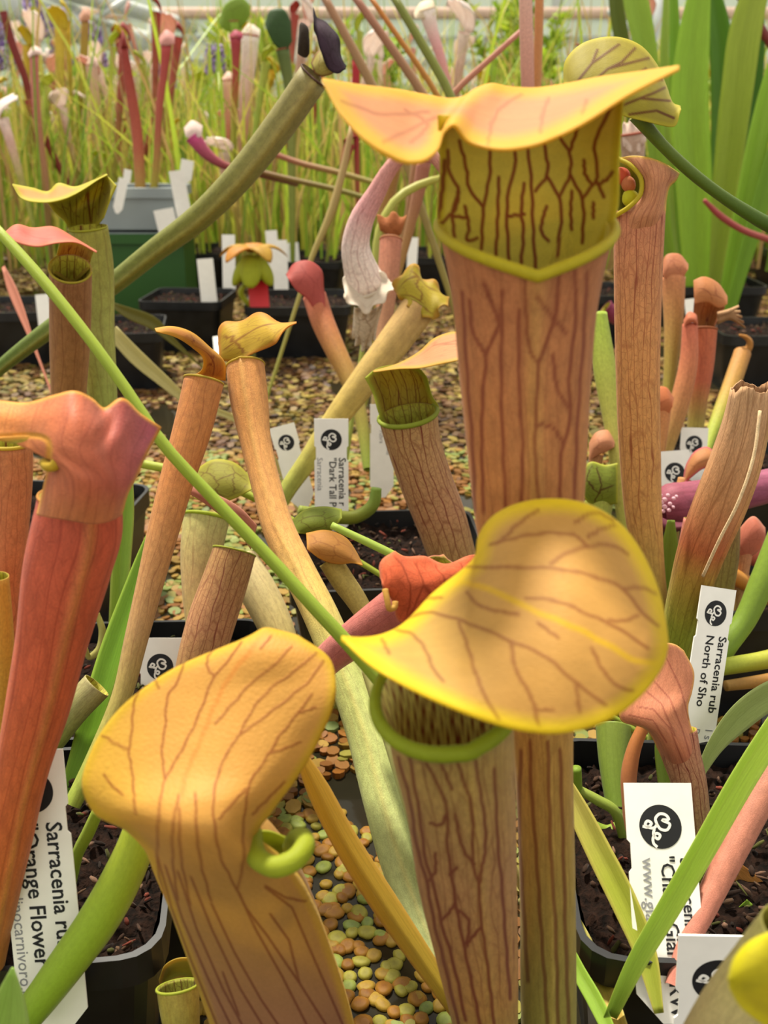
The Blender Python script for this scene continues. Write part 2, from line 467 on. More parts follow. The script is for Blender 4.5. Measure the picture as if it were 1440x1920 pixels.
def patch(p, rows, n=(40, 30), col='#d99a45', back='#b3ae35', edge='#d9c32a', edgew=30, veins=None, veinw=4.0, veink=0.85, vs=0.0, bvs=0.6,
          part='lid', mat=None, th=0.0007, tcs=(3, 8), colf=None, wav=0.0, wavn=5, midcol=None, lab=None, back_edge=None, noend=False):
    """a curved leaf blade through rows of points (px, py, Y); real thickness; col is the side towards rows' near side"""
    rows = [np.array(r, float) for r in rows]
    m = max(len(r) for r in rows)
    A = np.array([path(r, n[0]) for r in rows])               # rows x nu x 3 (px,py,Y)
    B = np.zeros((n[1], n[0], 3))
    sc = A.copy()
    for j in range(n[0]):
        q = A[:, j, :].copy(); q[:, 2] *= 1000
        r = path(q, n[1]) if np.linalg.norm(q[0] - q[-1]) > 1e-6 else np.repeat(q[:1], n[1], 0)
        r[:, 2] /= 1000
        B[:, j] = r
    px = B[..., :2].reshape(-1, 2)
    W = np.array([P(x, y, z) for x, y, z in B.reshape(-1, 3)]).reshape(n[1], n[0], 3)
    du = np.gradient(W, axis=1); dv = np.gradient(W, axis=0)
    nr = np.cross(du, dv)
    nl = np.linalg.norm(nr, axis=-1, keepdims=True)
    nr = nr / np.maximum(nl, 1e-12)
    tocam = np.array([0, 0, CAMZ]) - W
    mean = np.sign((nr * tocam).sum(-1).sum())
    nr *= mean if mean != 0 else 1
    u = np.linspace(0, 1, n[0])[None]; v = np.linspace(0, 1, n[1])[:, None]
    if wav:
        eg = (np.abs(v - 0.5) * 2) ** 3
        W = W + nr * (wav * np.sin(u * wavn * 6.28 + v * 3) * eg)[..., None]
    border = [list(map(tuple, B[0, :, :2])), list(map(tuple, B[-1, :, :2])), list(map(tuple, B[:, 0, :2])), list(map(tuple, B[:, -1, :2]))]
    if noend:
        border = [border[0], border[2], border[3]]
    ed = seg_dist(px, border)
    tf = sm(0, 6, ed).reshape(n[1], n[0])[..., None] * 0.5 + 0.5
    Vf = W + nr * th / 2 * tf; Vb = W - nr * th / 2 * tf
    cf = hexc(col) if colf is None else colf(px)
    cf = np.broadcast_to(cf, (len(px), 3)).copy()
    k = sm(edgew * 0.15, edgew, ed)[:, None]
    fc = hexc(edge) * (1 - k) + cf * k
    be = hexc(back_edge or edge)
    cb = be * (1 - k) + hexc(back) * k
    vn = np.zeros(len(px))
    if veins:
        vn = sm(veinw, veinw * 0.25, seg_dist(px, veins)) * veink
    vb = np.zeros(len(px))
    seed = RNG.uniform(0, 50)
    tcf = np.stack([np.broadcast_to(u * tcs[0] + seed, (n[1], n[0])), np.broadcast_to(v * tcs[1], (n[1], n[0])), np.zeros((n[1], n[0]))], -1).reshape(-1, 3)
    q = n[0] * n[1]
    F = gridf(n[1], n[0]); Fb = gridf(n[1], n[0], off=q)[:, ::-1]
    bi = list(range(n[0])) + [r * n[0] + n[0] - 1 for r in range(1, n[1])] + [(n[1] - 1) * n[0] + c for c in range(n[0] - 2, -1, -1)] + [r * n[0] for r in range(n[1] - 2, 0, -1)]
    Fe = [[bi[i], bi[i - 1], bi[i - 1] + q, bi[i] + q] for i in range(len(bi))]
    V = np.concatenate([Vf.reshape(-1, 3), Vb.reshape(-1, 3)])
    ek = sm(2, 14, ed)
    o = obj(part, mesh(part, V - p.base, F.tolist() + Fb.tolist() + Fe, mat or M_LID, np.concatenate([fc, cb]), np.concatenate([vn, vb]),
                       np.concatenate([tcf, tcf + 20]), np.concatenate([vs * ek, bvs * ek])), p.e)
    if lab:
        o['label'] = lab
    return o
def lid(p, upper, lower, Yu, Yl, bulge=0.004, nrow=7, **kw):
    """leaf blade between two outlines given in pixels; bulge > 0 bows it towards the viewer's side"""
    m = 24
    U, L = path(upper, m), path(lower, m)
    t = np.linspace(0, 1, m)
    yu = np.interp(t, np.linspace(0, 1, len(np.atleast_1d(Yu))), np.atleast_1d(Yu))
    yl = np.interp(t, np.linspace(0, 1, len(np.atleast_1d(Yl))), np.atleast_1d(Yl))
    rows = []
    for v in np.linspace(0, 1, nrow):
        q = U * (1 - v) + L * v
        y = yu * (1 - v) + yl * v - bulge * math.sin(math.pi * v) * np.sin(np.pi * np.clip(t, 0.03, 0.97)) ** 0.5
        rows.append(np.column_stack([q, y]))
    return patch(p, rows, **kw)
def stalk(label, pts, Yt, Yb=None, cols=((0, '#b5bf45'), (1, '#8ea83a')), name='flower_stalk', cat='stalk', group=None, flat=1.0, ns=50, nt=12, mat=None, part='stem', ground=True, vs=0.1, ref=(0, -1, 0.2), only=False):
    A = np.array([q[:3] for q in pts], float)
    if Yb is None:
        Yb = G(A[-1, 0], A[-1, 1], 0.0)[1]
    d = np.concatenate([[0], np.cumsum(np.linalg.norm(np.diff(A[:, :2], axis=0), axis=1))]); d /= d[-1]
    Ys = Yt + (Yb - Yt) * d if np.isscalar(Yt) else np.interp(d, np.linspace(0, 1, len(Yt)), Yt)
    C = np.array([P(a[0], a[1], y) for a, y in zip(A, Ys)])
    R = np.array([a[2] / 2 * mpp(a[0], a[1], y) for a, y in zip(A, Ys)])
    if ground and C[-1, 2] > 0.002:
        dr = C[-1] - C[-2]; dr /= np.linalg.norm(dr)
        if dr[2] > -0.45:
            dr = np.array([dr[0] * 0.5, dr[1] * 0.3, -0.8]); dr /= np.linalg.norm(dr)
        C = np.vstack([C, rooted(C[-1], dr)]); R = np.append(R, R[-1] * 0.8)
    S = path(np.column_stack([C, R]), ns)
    p = Pit()
    p.base = S[-1, :3].copy()
    V, F = sweep(S[:, :3], np.maximum(S[:, 3], 0.0002), nt, ref, flat=flat)
    s = np.repeat(np.linspace(0, 1, ns), nt)
    th = np.tile(np.linspace(0, 2 * np.pi, nt, endpoint=False), ns)
    tc = np.stack([th * 1.2 + RNG.uniform(0, 50), s * 12, 0 * s], -1)
    me = mesh(part if not only else name, V - p.base, F, mat or M_LEAF, ramp(cols, s), 0.0, tc, vs)
    if only:
        p.e = tag(obj(name, me, None, p.base), label, cat, group)
    else:
        p.e = thing(name, label, cat, p.base, group)
        obj(part, me, p.e)
    return p
def blade(label, pts, Yt, Yb=None, col='#8fb83a', edge=None, name='grass_blade', cat='leaf', group=None, fold=0.35, n=(40, 9), ground=True, mat=None, cols=None, yaw=0.0):
    """a long strap leaf with a V fold: pts (px, py, width px) from tip to base"""
    A = np.array([q[:3] for q in pts], float)
    if Yb is None:
        Yb = G(A[-1, 0], A[-1, 1], 0.0)[1]
    d = np.concatenate([[0], np.cumsum(np.linalg.norm(np.diff(A[:, :2], axis=0), axis=1))]); d /= d[-1]
    Ys = Yt + (Yb - Yt) * d if np.isscalar(Yt) else np.interp(d, np.linspace(0, 1, len(Yt)), Yt)
    C = np.array([P(a[0], a[1], y) for a, y in zip(A, Ys)])
    R = np.array([a[2] / 2 * mpp(a[0], a[1], y) for a, y in zip(A, Ys)])
    if ground and C[-1, 2] > 0.002:
        dr = C[-1] - C[-2]; dr /= np.linalg.norm(dr)
        if dr[2] > -0.45:
            dr = np.array([dr[0] * 0.5, dr[1] * 0.3, -0.8]); dr /= np.linalg.norm(dr)
        C = np.vstack([C, rooted(C[-1], dr)]); R = np.append(R, R[-1])
    S = path(np.column_stack([C, R]), n[0])
    C, R = S[:, :3], np.maximum(S[:, 3], 0.0002)
    T, U, W = frames(C, (math.sin(yaw), -math.cos(yaw), 0.15))
    x = np.linspace(-1, 1, n[1])
    V = C[:, None] + R[:, None, None] * (x[None, :, None] * W[:, None] - (fold * np.abs(x) - 0.3 * fold)[None, :, None] * -U[:, None])
    nrm = np.repeat(U[:, None], n[1], 1)
    tk = np.maximum(0.0004, R * 0.08)[:, None, None] * (1 - 0.6 * x ** 2)[None, :, None]
    base = C[-1].copy()
    s = np.linspace(0, 1, n[0])
    cc = ramp(cols, s) if cols else np.tile(hexc(col), (n[0], 1))
    cc = np.repeat(cc[:, None], n[1], 1)
    e = hexc(edge) if edge else None
    k = (np.abs(x) ** 6)[None, :, None] * 0.8
    cc = cc * (1 - k) + k * (e if e is not None else cc * 1.25)
    mid = np.exp(-(x / 0.12) ** 2)[None, :, None] * 0.25
    cc = cc * (1 - mid) + mid * cc * 0.75
    q = n[0] * n[1]
    F = gridf(n[0], n[1]).tolist() + gridf(n[0], n[1], off=q)[:, ::-1].tolist()
    bi = list(range(n[1])) + [r * n[1] + n[1] - 1 for r in range(1, n[0])] + [(n[0] - 1) * n[1] + c for c in range(n[1] - 2, -1, -1)] + [r * n[1] for r in range(n[0] - 2, 0, -1)]
    F += [[bi[i], bi[i - 1], bi[i - 1] + q, bi[i] + q] for i in range(len(bi))]
    tc = np.stack(np.broadcast_arrays(x[None] * 5 + RNG.uniform(0, 50), s[:, None] * 6, 0 * x[None]), -1).reshape(-1, 3)
    V2 = np.concatenate([(V + nrm * tk / 2).reshape(-1, 3), (V - nrm * tk / 2).reshape(-1, 3)])
    me = mesh(name, V2 - base, F, mat or M_LEAF, np.concatenate([cc.reshape(-1, 3)] * 2), 0.0, np.concatenate([tc, tc]), 0.35)
    return tag(obj(name, me, None, base), label, cat, group)


# ------------------------------------------------------------------ the setting: bench, water, greenhouse
WZ = -0.060
V, F = box(-3.2, 3.2, -0.6, 6.2, -0.13, -0.075)
fl = obj('floor', mesh('floor', V, F, M_POT, smooth=False)); tag(fl, 'dark lined bottom of the flooded growing bench', kind='structure')
V, F = box(-14, 14, -3, 40, -0.95, -0.85)
gr = obj('floor_ground', mesh('floor_ground', V, F, plain('greenhouse_ground', '#8b8a72', scale=2), smooth=False)); tag(gr, 'grey green ground below the bench', kind='structure')
nx, ny = 2, 2
V, F = np.array([(-3.19, -0.59, WZ), (3.19, -0.59, WZ), (3.19, 6.19, WZ), (-3.19, 6.19, WZ)]), [[0, 1, 2, 3]]
wt = obj('water', mesh('water', V, F, M_WATER, smooth=False)); tag(wt, 'dark still water flooding the bench between the pots', 'water', kind='stuff')

WY = 8.0
wb = thing('wall_back', 'hazy glazed end wall of the greenhouse', None, (0, WY, 0)); wb['kind'] = 'structure'
post_x = [-5.4 + 1.64 * k for k in range(-2, 10)]
post_x = [x + 0.065 for x in post_x]
zs = [-0.85 + 0.155 * k for k in range(17)]
pm = None
for i in range(len(post_x) - 1):
    x0, x1 = post_x[i], post_x[i + 1]
    for k in range(len(zs) - 1):
        if pm is None:
            V, F = box(0.03, 1.61, -0.004, 0.004, 0.012, 0.143)
            pm = mesh('pane', V, F, M_PANE, smooth=False)
        if zs[k] > -0.3:
            o = obj('pane', pm, wb, (x0, 0, zs[k]))
    for k in range(len(zs)):
        if zs[k] > -0.3:
            V, F = box(x0, x1, -0.012, 0.02, zs[k] - 0.012, zs[k] + 0.012)
            obj('glazing_bar', mesh('glazing_bar', V, F, M_STEEL, smooth=False), wb)
V, F = box(-8.7, 9.4, -0.02, 0.02, -0.85, -0.3)
obj('lower_panel', mesh('lower_panel', V, F, plain('painted_panel', '#9aa98c', scale=3), smooth=False), wb)
for x in post_x:
    V, F = box(x - 0.03, x + 0.03, -0.03, 0.03, -0.85, 1.65)
    obj('post', mesh('post', V, F, M_STEEL, smooth=False), wb)
V, F = bar((-8.6, -0.35, 0.83), (9.3, -0.35, 0.83), 0.038, 10)
obj('heating_pipe', mesh('heating_pipe', V, F, M_BEAM), wb)
wl = thing('wall_left', 'long beams of the greenhouse side receding to the end wall', None, (-3.2, 4, 0)); wl['kind'] = 'structure'
bl = np.array([-3.2, 4, 0.0])
for (a, b, r, m_, nm) in (((-60, 2, 5.2), (330, 98, 7.9), 0.085, M_STEEL, 'gutter_beam'), ((-60, -70, 5.2), (360, 52, 7.9), 0.05, M_STEEL, 'gutter_beam'),
                     ((60, -20, 6.0), (240, 62, 6.6), 0.018, M_STEEL, 'brace'), ((250, -10, 6.6), (170, 40, 6.4), 0.018, M_STEEL, 'brace'), ((285, 40, 7.3), (285, 260, 7.3), 0.03, M_STEEL, 'post'),
                     ((-40, 95, 6.0), (330, 140, 7.9), 0.03, M_BEAM, 'pipe')):
    V, F = bar(P(*a) - bl, P(*b) - bl, r, 8)
    obj(nm, mesh(nm, V, F, m_), wl)
tr = thing('trim_1', 'galvanised truss braces in front of the end wall', None, (2.2, 7.5, 0.9)); tr['kind'] = 'structure'
b0 = np.array([2.2, 7.5, 0.9])
for (a, b, r) in (((1238, -40, 7.0), (1232, 230, 7.0), 0.055), ((1160, -10, 7.0), (1232, 70, 7.0), 0.03), ((1195, 55, 7.0), (1300, -50, 7.0), 0.03), ((1140, 20, 7.0), (1300, 150, 7.0), 0.02)):
    V, F = bar(P(*a) - b0, P(*b) - b0, r, 8)
    obj('brace', mesh('brace', V, F, M_STEEL), tr)

# ------------------------------------------------------------------ pots with peat
POTS = []
def rsq(h, r, n=5):
    pts = []
    for cx, cy, a0 in ((h - r, h - r, 0), (-h + r, h - r, 90), (-h + r, -h + r, 180), (h - r, -h + r, 270)):
        for k in range(n):
            a = math.radians(a0 + 90 * k / (n - 1))
            pts.append((cx + r * math.cos(a), cy + r * math.sin(a)))
    return np.array(pts)
def pot(label, cx, cy, h=0.055, rot=0.0, chips=True, soil='peat', zr=0.006, group=None, res=26):
    e = thing('plant_pot', label, 'pot', (cx, cy, -0.0745), group)
    e.rotation_euler = (0, 0, rot)
    POTS.append((cx, cy, h, rot))
    z0 = 0.0745
    prof = [(h * 0.80, 0.0), (h * 0.96, z0 + zr - 0.012), (h * 1.0, z0 + zr - 0.011), (h * 1.0, z0 + zr), (h * 0.965, z0 + zr), (h * 0.935, z0 + zr - 0.016), (h * 0.9, z0 - 0.02)]
    rings = []
    for hh, z in prof:
        q = rsq(hh, 0.22 * hh)
        rings.append(np.column_stack([q, np.full(len(q), z)]))
    m = len(rings[0])
    V = np.concatenate(rings)
    F = gridf(len(rings), m, True).tolist() + [list(range(m))[::-1]]
    me = mesh('body', V, F, M_POT, smooth=False)
    obj('body', me, e)
    # peat surface
    g = np.random.default_rng(int(abs(cx * 1e4) + cy * 1e4))
    n = res
    x = np.linspace(-1, 1, n)
    X, Y = np.meshgrid(x, x)
    q = h * 0.925
    Z = z0 - 0.003 + g.normal(0, 0.0013, (n, n)) + 0.002 * np.sin(X * 5 + cx * 90) * np.cos(Y * 4)
    k = 1 - 0.07 * (np.abs(X) * np.abs(Y)) ** 4
    V = np.column_stack([(X * q * k).ravel(), (Y * q * k).ravel(), Z.ravel()])
    obj('peat', mesh('peat', V, gridf(n, n), M_SOIL), e)
    if chips:
        parts, cols = [], []
        pal = [hexc(c) for c in ('#3c2a1f', '#2a1c14', '#55402f', '#6a5040', '#1c120c', '#4a4a24', '#6a3428')]
        for _ in range(170 if chips is True else chips):
            a, b = g.uniform(-q * 0.95, q * 0.95, 2)
            l, r = g.uniform(0.0015, 0.006), g.uniform(0.0004, 0.0011)
            d = g.normal(size=3); d[2] *= 0.4; d /= np.linalg.norm(d)
            c = np.array([a, b, z0 + g.uniform(-0.002, 0.0015)])
            v, f = sweep(np.array([c - d * l / 2, c + d * l * 0.1, c + d * l / 2]), np.array([r * 0.6, r, r * 0.5]), 5)
            parts.append((v, f)); cols.append(np.tile(pal[g.integers(len(pal))] * g.uniform(0.6, 1.3), (len(v), 1)))
        V, F = join(parts)
        o = obj('bark_bits', mesh('bark_bits', V, F, M_DRY, np.concatenate(cols), 0.0, V * 300, 0.0), e)
        o['kind'] = 'stuff'
    return e
pot('black square pot with dark peat holding the orange-flower tag', -0.128, 0.279, 0.056, 0.12, chips=420, res=44)
pot('black square pot with red-brown peat holding the giant tag', 0.118, 0.283, 0.057, -0.05, chips=420, res=44)
pot('black pot under the two large foreground pitchers', 0.035, 0.149, 0.054, 0.0)
pot('black pot holding the dark-tall tag', 0.002, 0.532, 0.056, 0.08, chips=260, res=36)
pot('black pot behind the heart-shaped amber lid, with a tag half hidden', -0.105, 0.392, 0.050, 0.05)
pot('black pot beneath the ringed brown pitcher and the red pointed lid', -0.215, 0.585, 0.056, -0.1)
pot('black pot beneath the tall orange pitcher with a flower bud in its mouth', 0.155, 0.505, 0.056, 0.06)
pot('black pot beneath the cluster of small orange hooded pitchers', 0.235, 0.70, 0.058, 0.1)
pot('black pot with a red tag beside the yellow bloom', -0.112, 1.345, 0.068, 0.05)
pot('small black pot with a single white tag', -0.262, 1.37, 0.055, -0.08)
pot('black pot standing alone on the weedy water', -0.31, 1.17, 0.055, 0.15)
pot('black pot below the dry bent pitcher tip', 0.43, 1.16, 0.055, 0.0)
pot('black pot at the foot of the broad strap leaves', 0.47, 1.50, 0.07, 0.0)
pot('black pot below the purple pitcher mouth', 0.27, 1.42, 0.06, 0.0)
pot('black pot behind the green-lidded pitcher', -0.47, 1.30, 0.06, 0.1)
for k in range(16):
    x, y = [(-0.75, 1.7), (-0.55, 2.0), (-0.35, 1.85), (-0.14, 1.75), (0.05, 1.8), (0.24, 1.9), (-0.68, 2.35), (-0.42, 2.3), (-0.2, 2.25), (0.05, 2.3), (0.3, 2.35), (0.75, 1.85), (0.6, 2.2), (-0.9, 2.1), (0.9, 2.3), (0.0, 2.75)][k]
    pot('black pot in the crowded rows at the back of the bench', x, y, 0.075, RNG.uniform(-0.1, 0.1), chips=False, group='pots at the back of the bench')

# ------------------------------------------------------------------ floating weed
def in_pot(x, y):
    for cx, cy, h, r in POTS:
        dx, dy = x - cx, y - cy
        c, s = math.cos(-r), math.sin(-r)
        if abs(dx * c - dy * s) < h * 0.98 and abs(dx * s + dy * c) < h * 0.98:
            return True
    return False
LEAFPAL = [hexc(c) * .72 for c in ('#8f5a1c', '#9c6220', '#a8702a', '#b08a34', '#a99f42', '#96a24c', '#8c9c52', '#6f4a1e', '#b3b45c')]
FARPAL = [hexc(c) * np.array([.8, .68, .6]) for c in ('#4c3216', '#6a4620', '#80602c', '#8f7a3a', '#a89c4a', '#6a5228', '#7c7a3e', '#c0b858')]
def float_leaf(rx, ry, n=14, cup=0.0):
    th = np.linspace(0, 2 * np.pi, n, endpoint=False)
    k = 1 - 0.10 * np.exp(-((th) / 0.3) ** 2) 
    o = np.column_stack([rx * np.cos(th) * k, ry * np.sin(th) * k, np.full(n, 0.0008 + cup)])
    i = np.column_stack([rx * 0.6 * np.cos(th), ry * 0.6 * np.sin(th), np.full(n, 0.0016)])
    b = np.column_stack([rx * 0.9 * np.cos(th) * k, ry * 0.9 * np.sin(th) * k, np.full(n, -0.0003)])
    V = np.vstack([b, o, i, [[0, 0, 0.0015]]])
    F = gridf(3, n, True).tolist() + [[2 * n + j, 2 * n + (j + 1) % n, 3 * n] for j in range(n)]
    return V, F
variants = []
for c in LEAFPAL:
    for q in range(2):
        V, F = float_leaf(0.0037 * (1, 0.86)[q], 0.0028 * (1, 1.12)[q])
        rad = np.hypot(V[:, 0] / 0.0037, V[:, 1] / 0.0028)
        cc = c * (1.0 + 0.18 * rad[:, None]) + np.array([0.04, 0.04, 0]) * rad[:, None]
        variants.append(mesh('floating_leaf', V, F, M_LEAF, cc, 0.0, V * 400, 0.0))
def vis_px(x, y, z):
    d = np.array([x, y, z - CAMZ])
    f = d[1] * CP - d[2] * SP
    return 720 + FPX * d[0] / f, 960 - FPX * (d[1] * SP + d[2] * CP) / f
near, pos = [], []
cell = 0.0060
ix = np.arange(-0.62, 0.62, cell)
for yy in np.arange(0.10, 0.9, cell * 0.86):
    for xx in ix:
        x, y = xx + RNG.normal(0, 0.0016), yy + RNG.normal(0, 0.0014)
        px, py = vis_px(x, y, WZ)
        if px < -700 or px > 2140 or in_pot(x, y):
            continue
        if math.sin(x * 41 + 2) * math.sin(y * 37 + x * 20) > 0.78 or RNG.random() < 0.05:
            continue
        near.append((x, y, px, py))
def gap(px, py):                        # stretches of open water the photograph shows between the plants
    if 470 < px < 850 and 1480 < py < 1925: return 0
    if 210 < px < 345 and 960 < py < 1200: return 1
    if 1060 < px < 1180 and 1370 < py < 1460: return 1
    if 290 < px < 400 and 1760 < py < 1925: return 0
    if 1340 < px < 1440 and 1280 < py < 1460: return 1
    if 480 < px < 560 and 1090 < py < 1160: return 2
    return 5
near.sort(key=lambda q: (gap(q[2], q[3]), q[1]))
for i, (x, y, px, py) in enumerate(near[:300]):
    hue = 0.5 + 0.5 * math.sin(x * 55 + 1) * math.sin(y * 48)
    k = int(np.clip(RNG.normal(1.4 + 3.0 * hue, 1.6), 0, 8))
    o = obj('floating_leaf', variants[k * 2 + int(RNG.integers(2))], None, (x, y, WZ))
    s = RNG.uniform(0.8, 1.25)
    o.scale = (s, s, 1)
    o.rotation_euler = (RNG.normal(0, 0.08), RNG.normal(0, 0.08), RNG.uniform(0, 6.28))
    tag(o, 'small oval floating weed leaf on the open water between the front pots', 'floating leaf', 'floating leaves on the open water')
def weed(name, label, spots, n, rx, ry, pal, huef):
    th = np.linspace(0, 2 * np.pi, n, endpoint=False)
    m = len(spots)
    S = np.array(spots)
    a = RNG.uniform(0, 6.28, m); s = RNG.uniform(0.7, 1.3, m)
    lx = np.cos(th)[None] * rx * s[:, None]; ly = np.sin(th)[None] * ry * s[:, None]
    X = S[:, 0:1] + lx * np.cos(a)[:, None] - ly * np.sin(a)[:, None]
    Y = S[:, 1:2] + lx * np.sin(a)[:, None] + ly * np.cos(a)[:, None]
    tz = RNG.normal(0, 0.12, (m, 2))
    Z = WZ + 0.0012 + RNG.uniform(0, 0.0012, m)[:, None] + tz[:, 0:1] * (X - S[:, 0:1]) + tz[:, 1:2] * (Y - S[:, 1:2])
    Vt = np.stack([X, Y, Z], -1)
    Vb = np.stack([X, Y, np.full_like(Z, WZ - 0.0005)], -1)
    V = np.concatenate([Vt, Vb], 1).reshape(-1, 3)
    o = np.arange(m)[:, None] * 2 * n
    F = (o + np.arange(n)[None]).tolist()
    for j in range(n):
        F += np.concatenate([o + j, o + n + j, o + n + (j + 1) % n, o + (j + 1) % n], 1).tolist()
    pal = np.array(pal)
    h = np.array([huef(x, y) for x, y in S[:, :2]])
    k = np.clip(RNG.normal(h * (len(pal) - 1), 1.5), 0, len(pal) - 1).astype(int)
    c = np.repeat(pal[k] * RNG.uniform(0.75, 1.2, m)[:, None], 2 * n, 0)
    ob = obj(name, mesh(name, V, F, M_LEAF, c, 0.0, V * 300, 0.0, smooth=False))
    tag(ob, label, 'floating weed', kind='stuff')
weed('floating_weed', 'mat of small oval weed leaves floating around the near pots', [(q[0], q[1]) for q in near[300:]], 8, 0.0036, 0.0028, LEAFPAL, lambda x, y: 0.15 + 0.5 * (0.5 + 0.5 * math.sin(x * 55 + 1) * math.sin(y * 48)))
far = []
cell = 0.0082
for yy in np.arange(0.9, 2.6, cell):
    lim = 0.5 * yy + 0.22
    for xx in np.arange(-lim, lim, cell):
        x, y = xx + RNG.normal(0, 0.002), yy + RNG.normal(0, 0.002)
        if in_pot(x, y) or math.sin(x * 17 + 2) * math.sin(y * 13 + x * 9) > 0.8:
            continue
        far.append((x, y))
weed('floating_weed', 'brown and yellow mat of floating weed far across the bench', far, 6, 0.0048, 0.0038, FARPAL, lambda x, y: 0.22 + 0.45 * (0.5 + 0.5 * math.sin(x * 21 + 1) * math.sin(y * 17 + x * 5)))

# ------------------------------------------------------------------ the large foreground pitchers
# tall pitcher whose open mouth shows red veins
k1 = .3611
in_veins = vpts(780, 120, k1, [
 [(155,450),(165,570),(210,650),(180,760),(190,900)], [(215,400),(255,560),(265,640),(340,740)], [(378,440),(378,560),(345,740),(330,1000),(325,1060)],
 [(425,590),(420,770),(415,900),(400,1080)], [(510,450),(515,520),(485,620),(480,1090)], [(560,620),(545,770),(555,850),(540,1070)],
 [(580,440),(600,640),(605,800),(620,1060)], [(665,410),(680,580),(620,660)], [(680,580),(745,690),(735,1000)], [(750,380),(805,470),(805,570),(745,690)],
 [(855,310),(805,450)], [(805,570),(870,700),(872,930)], [(1050,180),(985,300),(940,400),(945,600),(870,700)], [(945,600),(985,690)], [(880,500),(890,580),(920,620)],
 [(815,660),(810,760),(815,860)], [(680,740),(660,800),(655,880),(690,920)], [(210,650),(200,740),(120,830)], [(245,740),(265,860),(255,920),(310,905)], [(180,790),(260,800)], [(930,720),(930,800)],
 [(475,790),(560,780)], [(110,800),(130,640),(140,500)], [(960,620),(1000,600),(1030,560)]])
t1 = vpts(960, 480, 1 / 3, [[(70,120),(80,330),(100,520),(150,620)], [(270,30),(240,350),(150,620),(140,800),(130,1100),(150,1380)], [(310,440),(240,360),(130,220)], [(350,60),(360,300),(320,750),(330,900),(280,1100),(270,1400)], [(140,950),(220,960),(290,1060)], [(40,300),(40,700),(60,1100),(50,1400)], [(420,100),(400,500),(370,900),(350,1400)], [(230,560),(260,760),(320,860)]])
t1 += vpts(480, 480, 1 / 3, [[(1200,250),(1240,480),(1290,540),(1280,700),(1270,1000),(1280,1440)], [(1370,380),(1310,520),(1290,560)], [(1385,200),(1380,800),(1400,1300),(1405,1440)], [(1160,200),(1190,700),(1220,1100),(1230,1440)], [(1280,150),(1340,300),(1370,380)]])
t1 += vpts(960, 1440, 1 / 3, [[(100,-150),(110,150),(130,400),(150,700),(170,1000),(200,1440)], [(200,-150),(210,200),(220,500),(240,800),(260,1440)], [(50,-100),(40,300),(60,700),(90,1200)], [(270,-100),(290,500),(300,900),(320,1440)]])
p = pitcher('tallest amber pitcher with wide saddle lid and red-veined open mouth', [(986,414,330),(985,462,306),(984,540,276),(984,700,245),(988,850,222),(991,955,204),(1003,1150,158),(1018,1400,112),(1026,1650,104),(1029,1925,102),(1030,1985,98)],
            0.215, cols=((0, '#a86a42'), (0.3, '#b87a42'), (0.5, '#b08440'), (0.85, '#8f803a'), (1, '#8a8438')), drop=0.55, vee=True, rimarc=1.85, nc=20, vs=0.3, oveins=t1, oveinw=6, oveink=.75, rim='#c2b324', rimr=0.055, ns=220, nt=200, inner='#c9bd42', innervs=0.0, stretch=0.12, wing=0.05, iveins=in_veins)
def throat(xl, xr, yl, ym, yr, r):
    o = []
    for i in range(9):
        k = i / 8; x = xl + (xr - xl) * k
        dx = min(abs(x - 988) * 1.1e-4, r)
        o.append((x, (yl * (1 - k) + yr * k) + (ym - (yl + yr) / 2) * math.sin(math.pi * k), .2145 + math.sqrt(r * r - dx * dx)))
    return o
patch(p, [throat(822, 1170, 215, 215, 170, .0175), throat(826, 1160, 320, 322, 300, .0165), throat(824, 1154, 430, 436, 404, .0155), throat(842, 1132, 480, 500, 455, .0140), throat(868, 1108, 570, 600, 560, .0120)],
      n=(150, 120), col='#e4da56', back='#b98a48', edge='#c9b828', edgew=16, veins=in_veins, veinw=5.5, veink=1.0, part='throat_wall', th=0.0009, bvs=0.6)
lv = vpts(780, 120, k1, [[(545,170),(430,250),(395,310),(375,430)], [(690,190),(665,260),(650,370)], [(890,200),(870,270)], [(-60,250),(60,330),(-30,420)], [(100,290),(-180,420)], [(-400,200),(-200,270),(60,260)]])
upper = [(604,148),(660,158),(740,168),(820,182),(858,186),(890,168),(915,158),(950,163),(1000,166),(1060,158),(1120,146),(1200,135),(1274,124)]
lower = [(606,152),(640,215),(700,275),(760,305),(805,298),(832,250),(838,228),(862,256),(930,281),(1000,274),(1080,240),(1180,178),(1273,130)]
lid(p, upper, lower, [.222,.232,.238,.240,.240,.240,.238,.232,.215], [.205,.194,.188,.190,.203,.203,.192,.187,.190,.195,.205], bulge=-0.004, n=(150, 44), col='#d08e5e', back='#bdb33a', edge='#d9aa2a', edgew=34, veins=lv, veinw=5, veink=0.4, bvs=0.5, th=0.001)

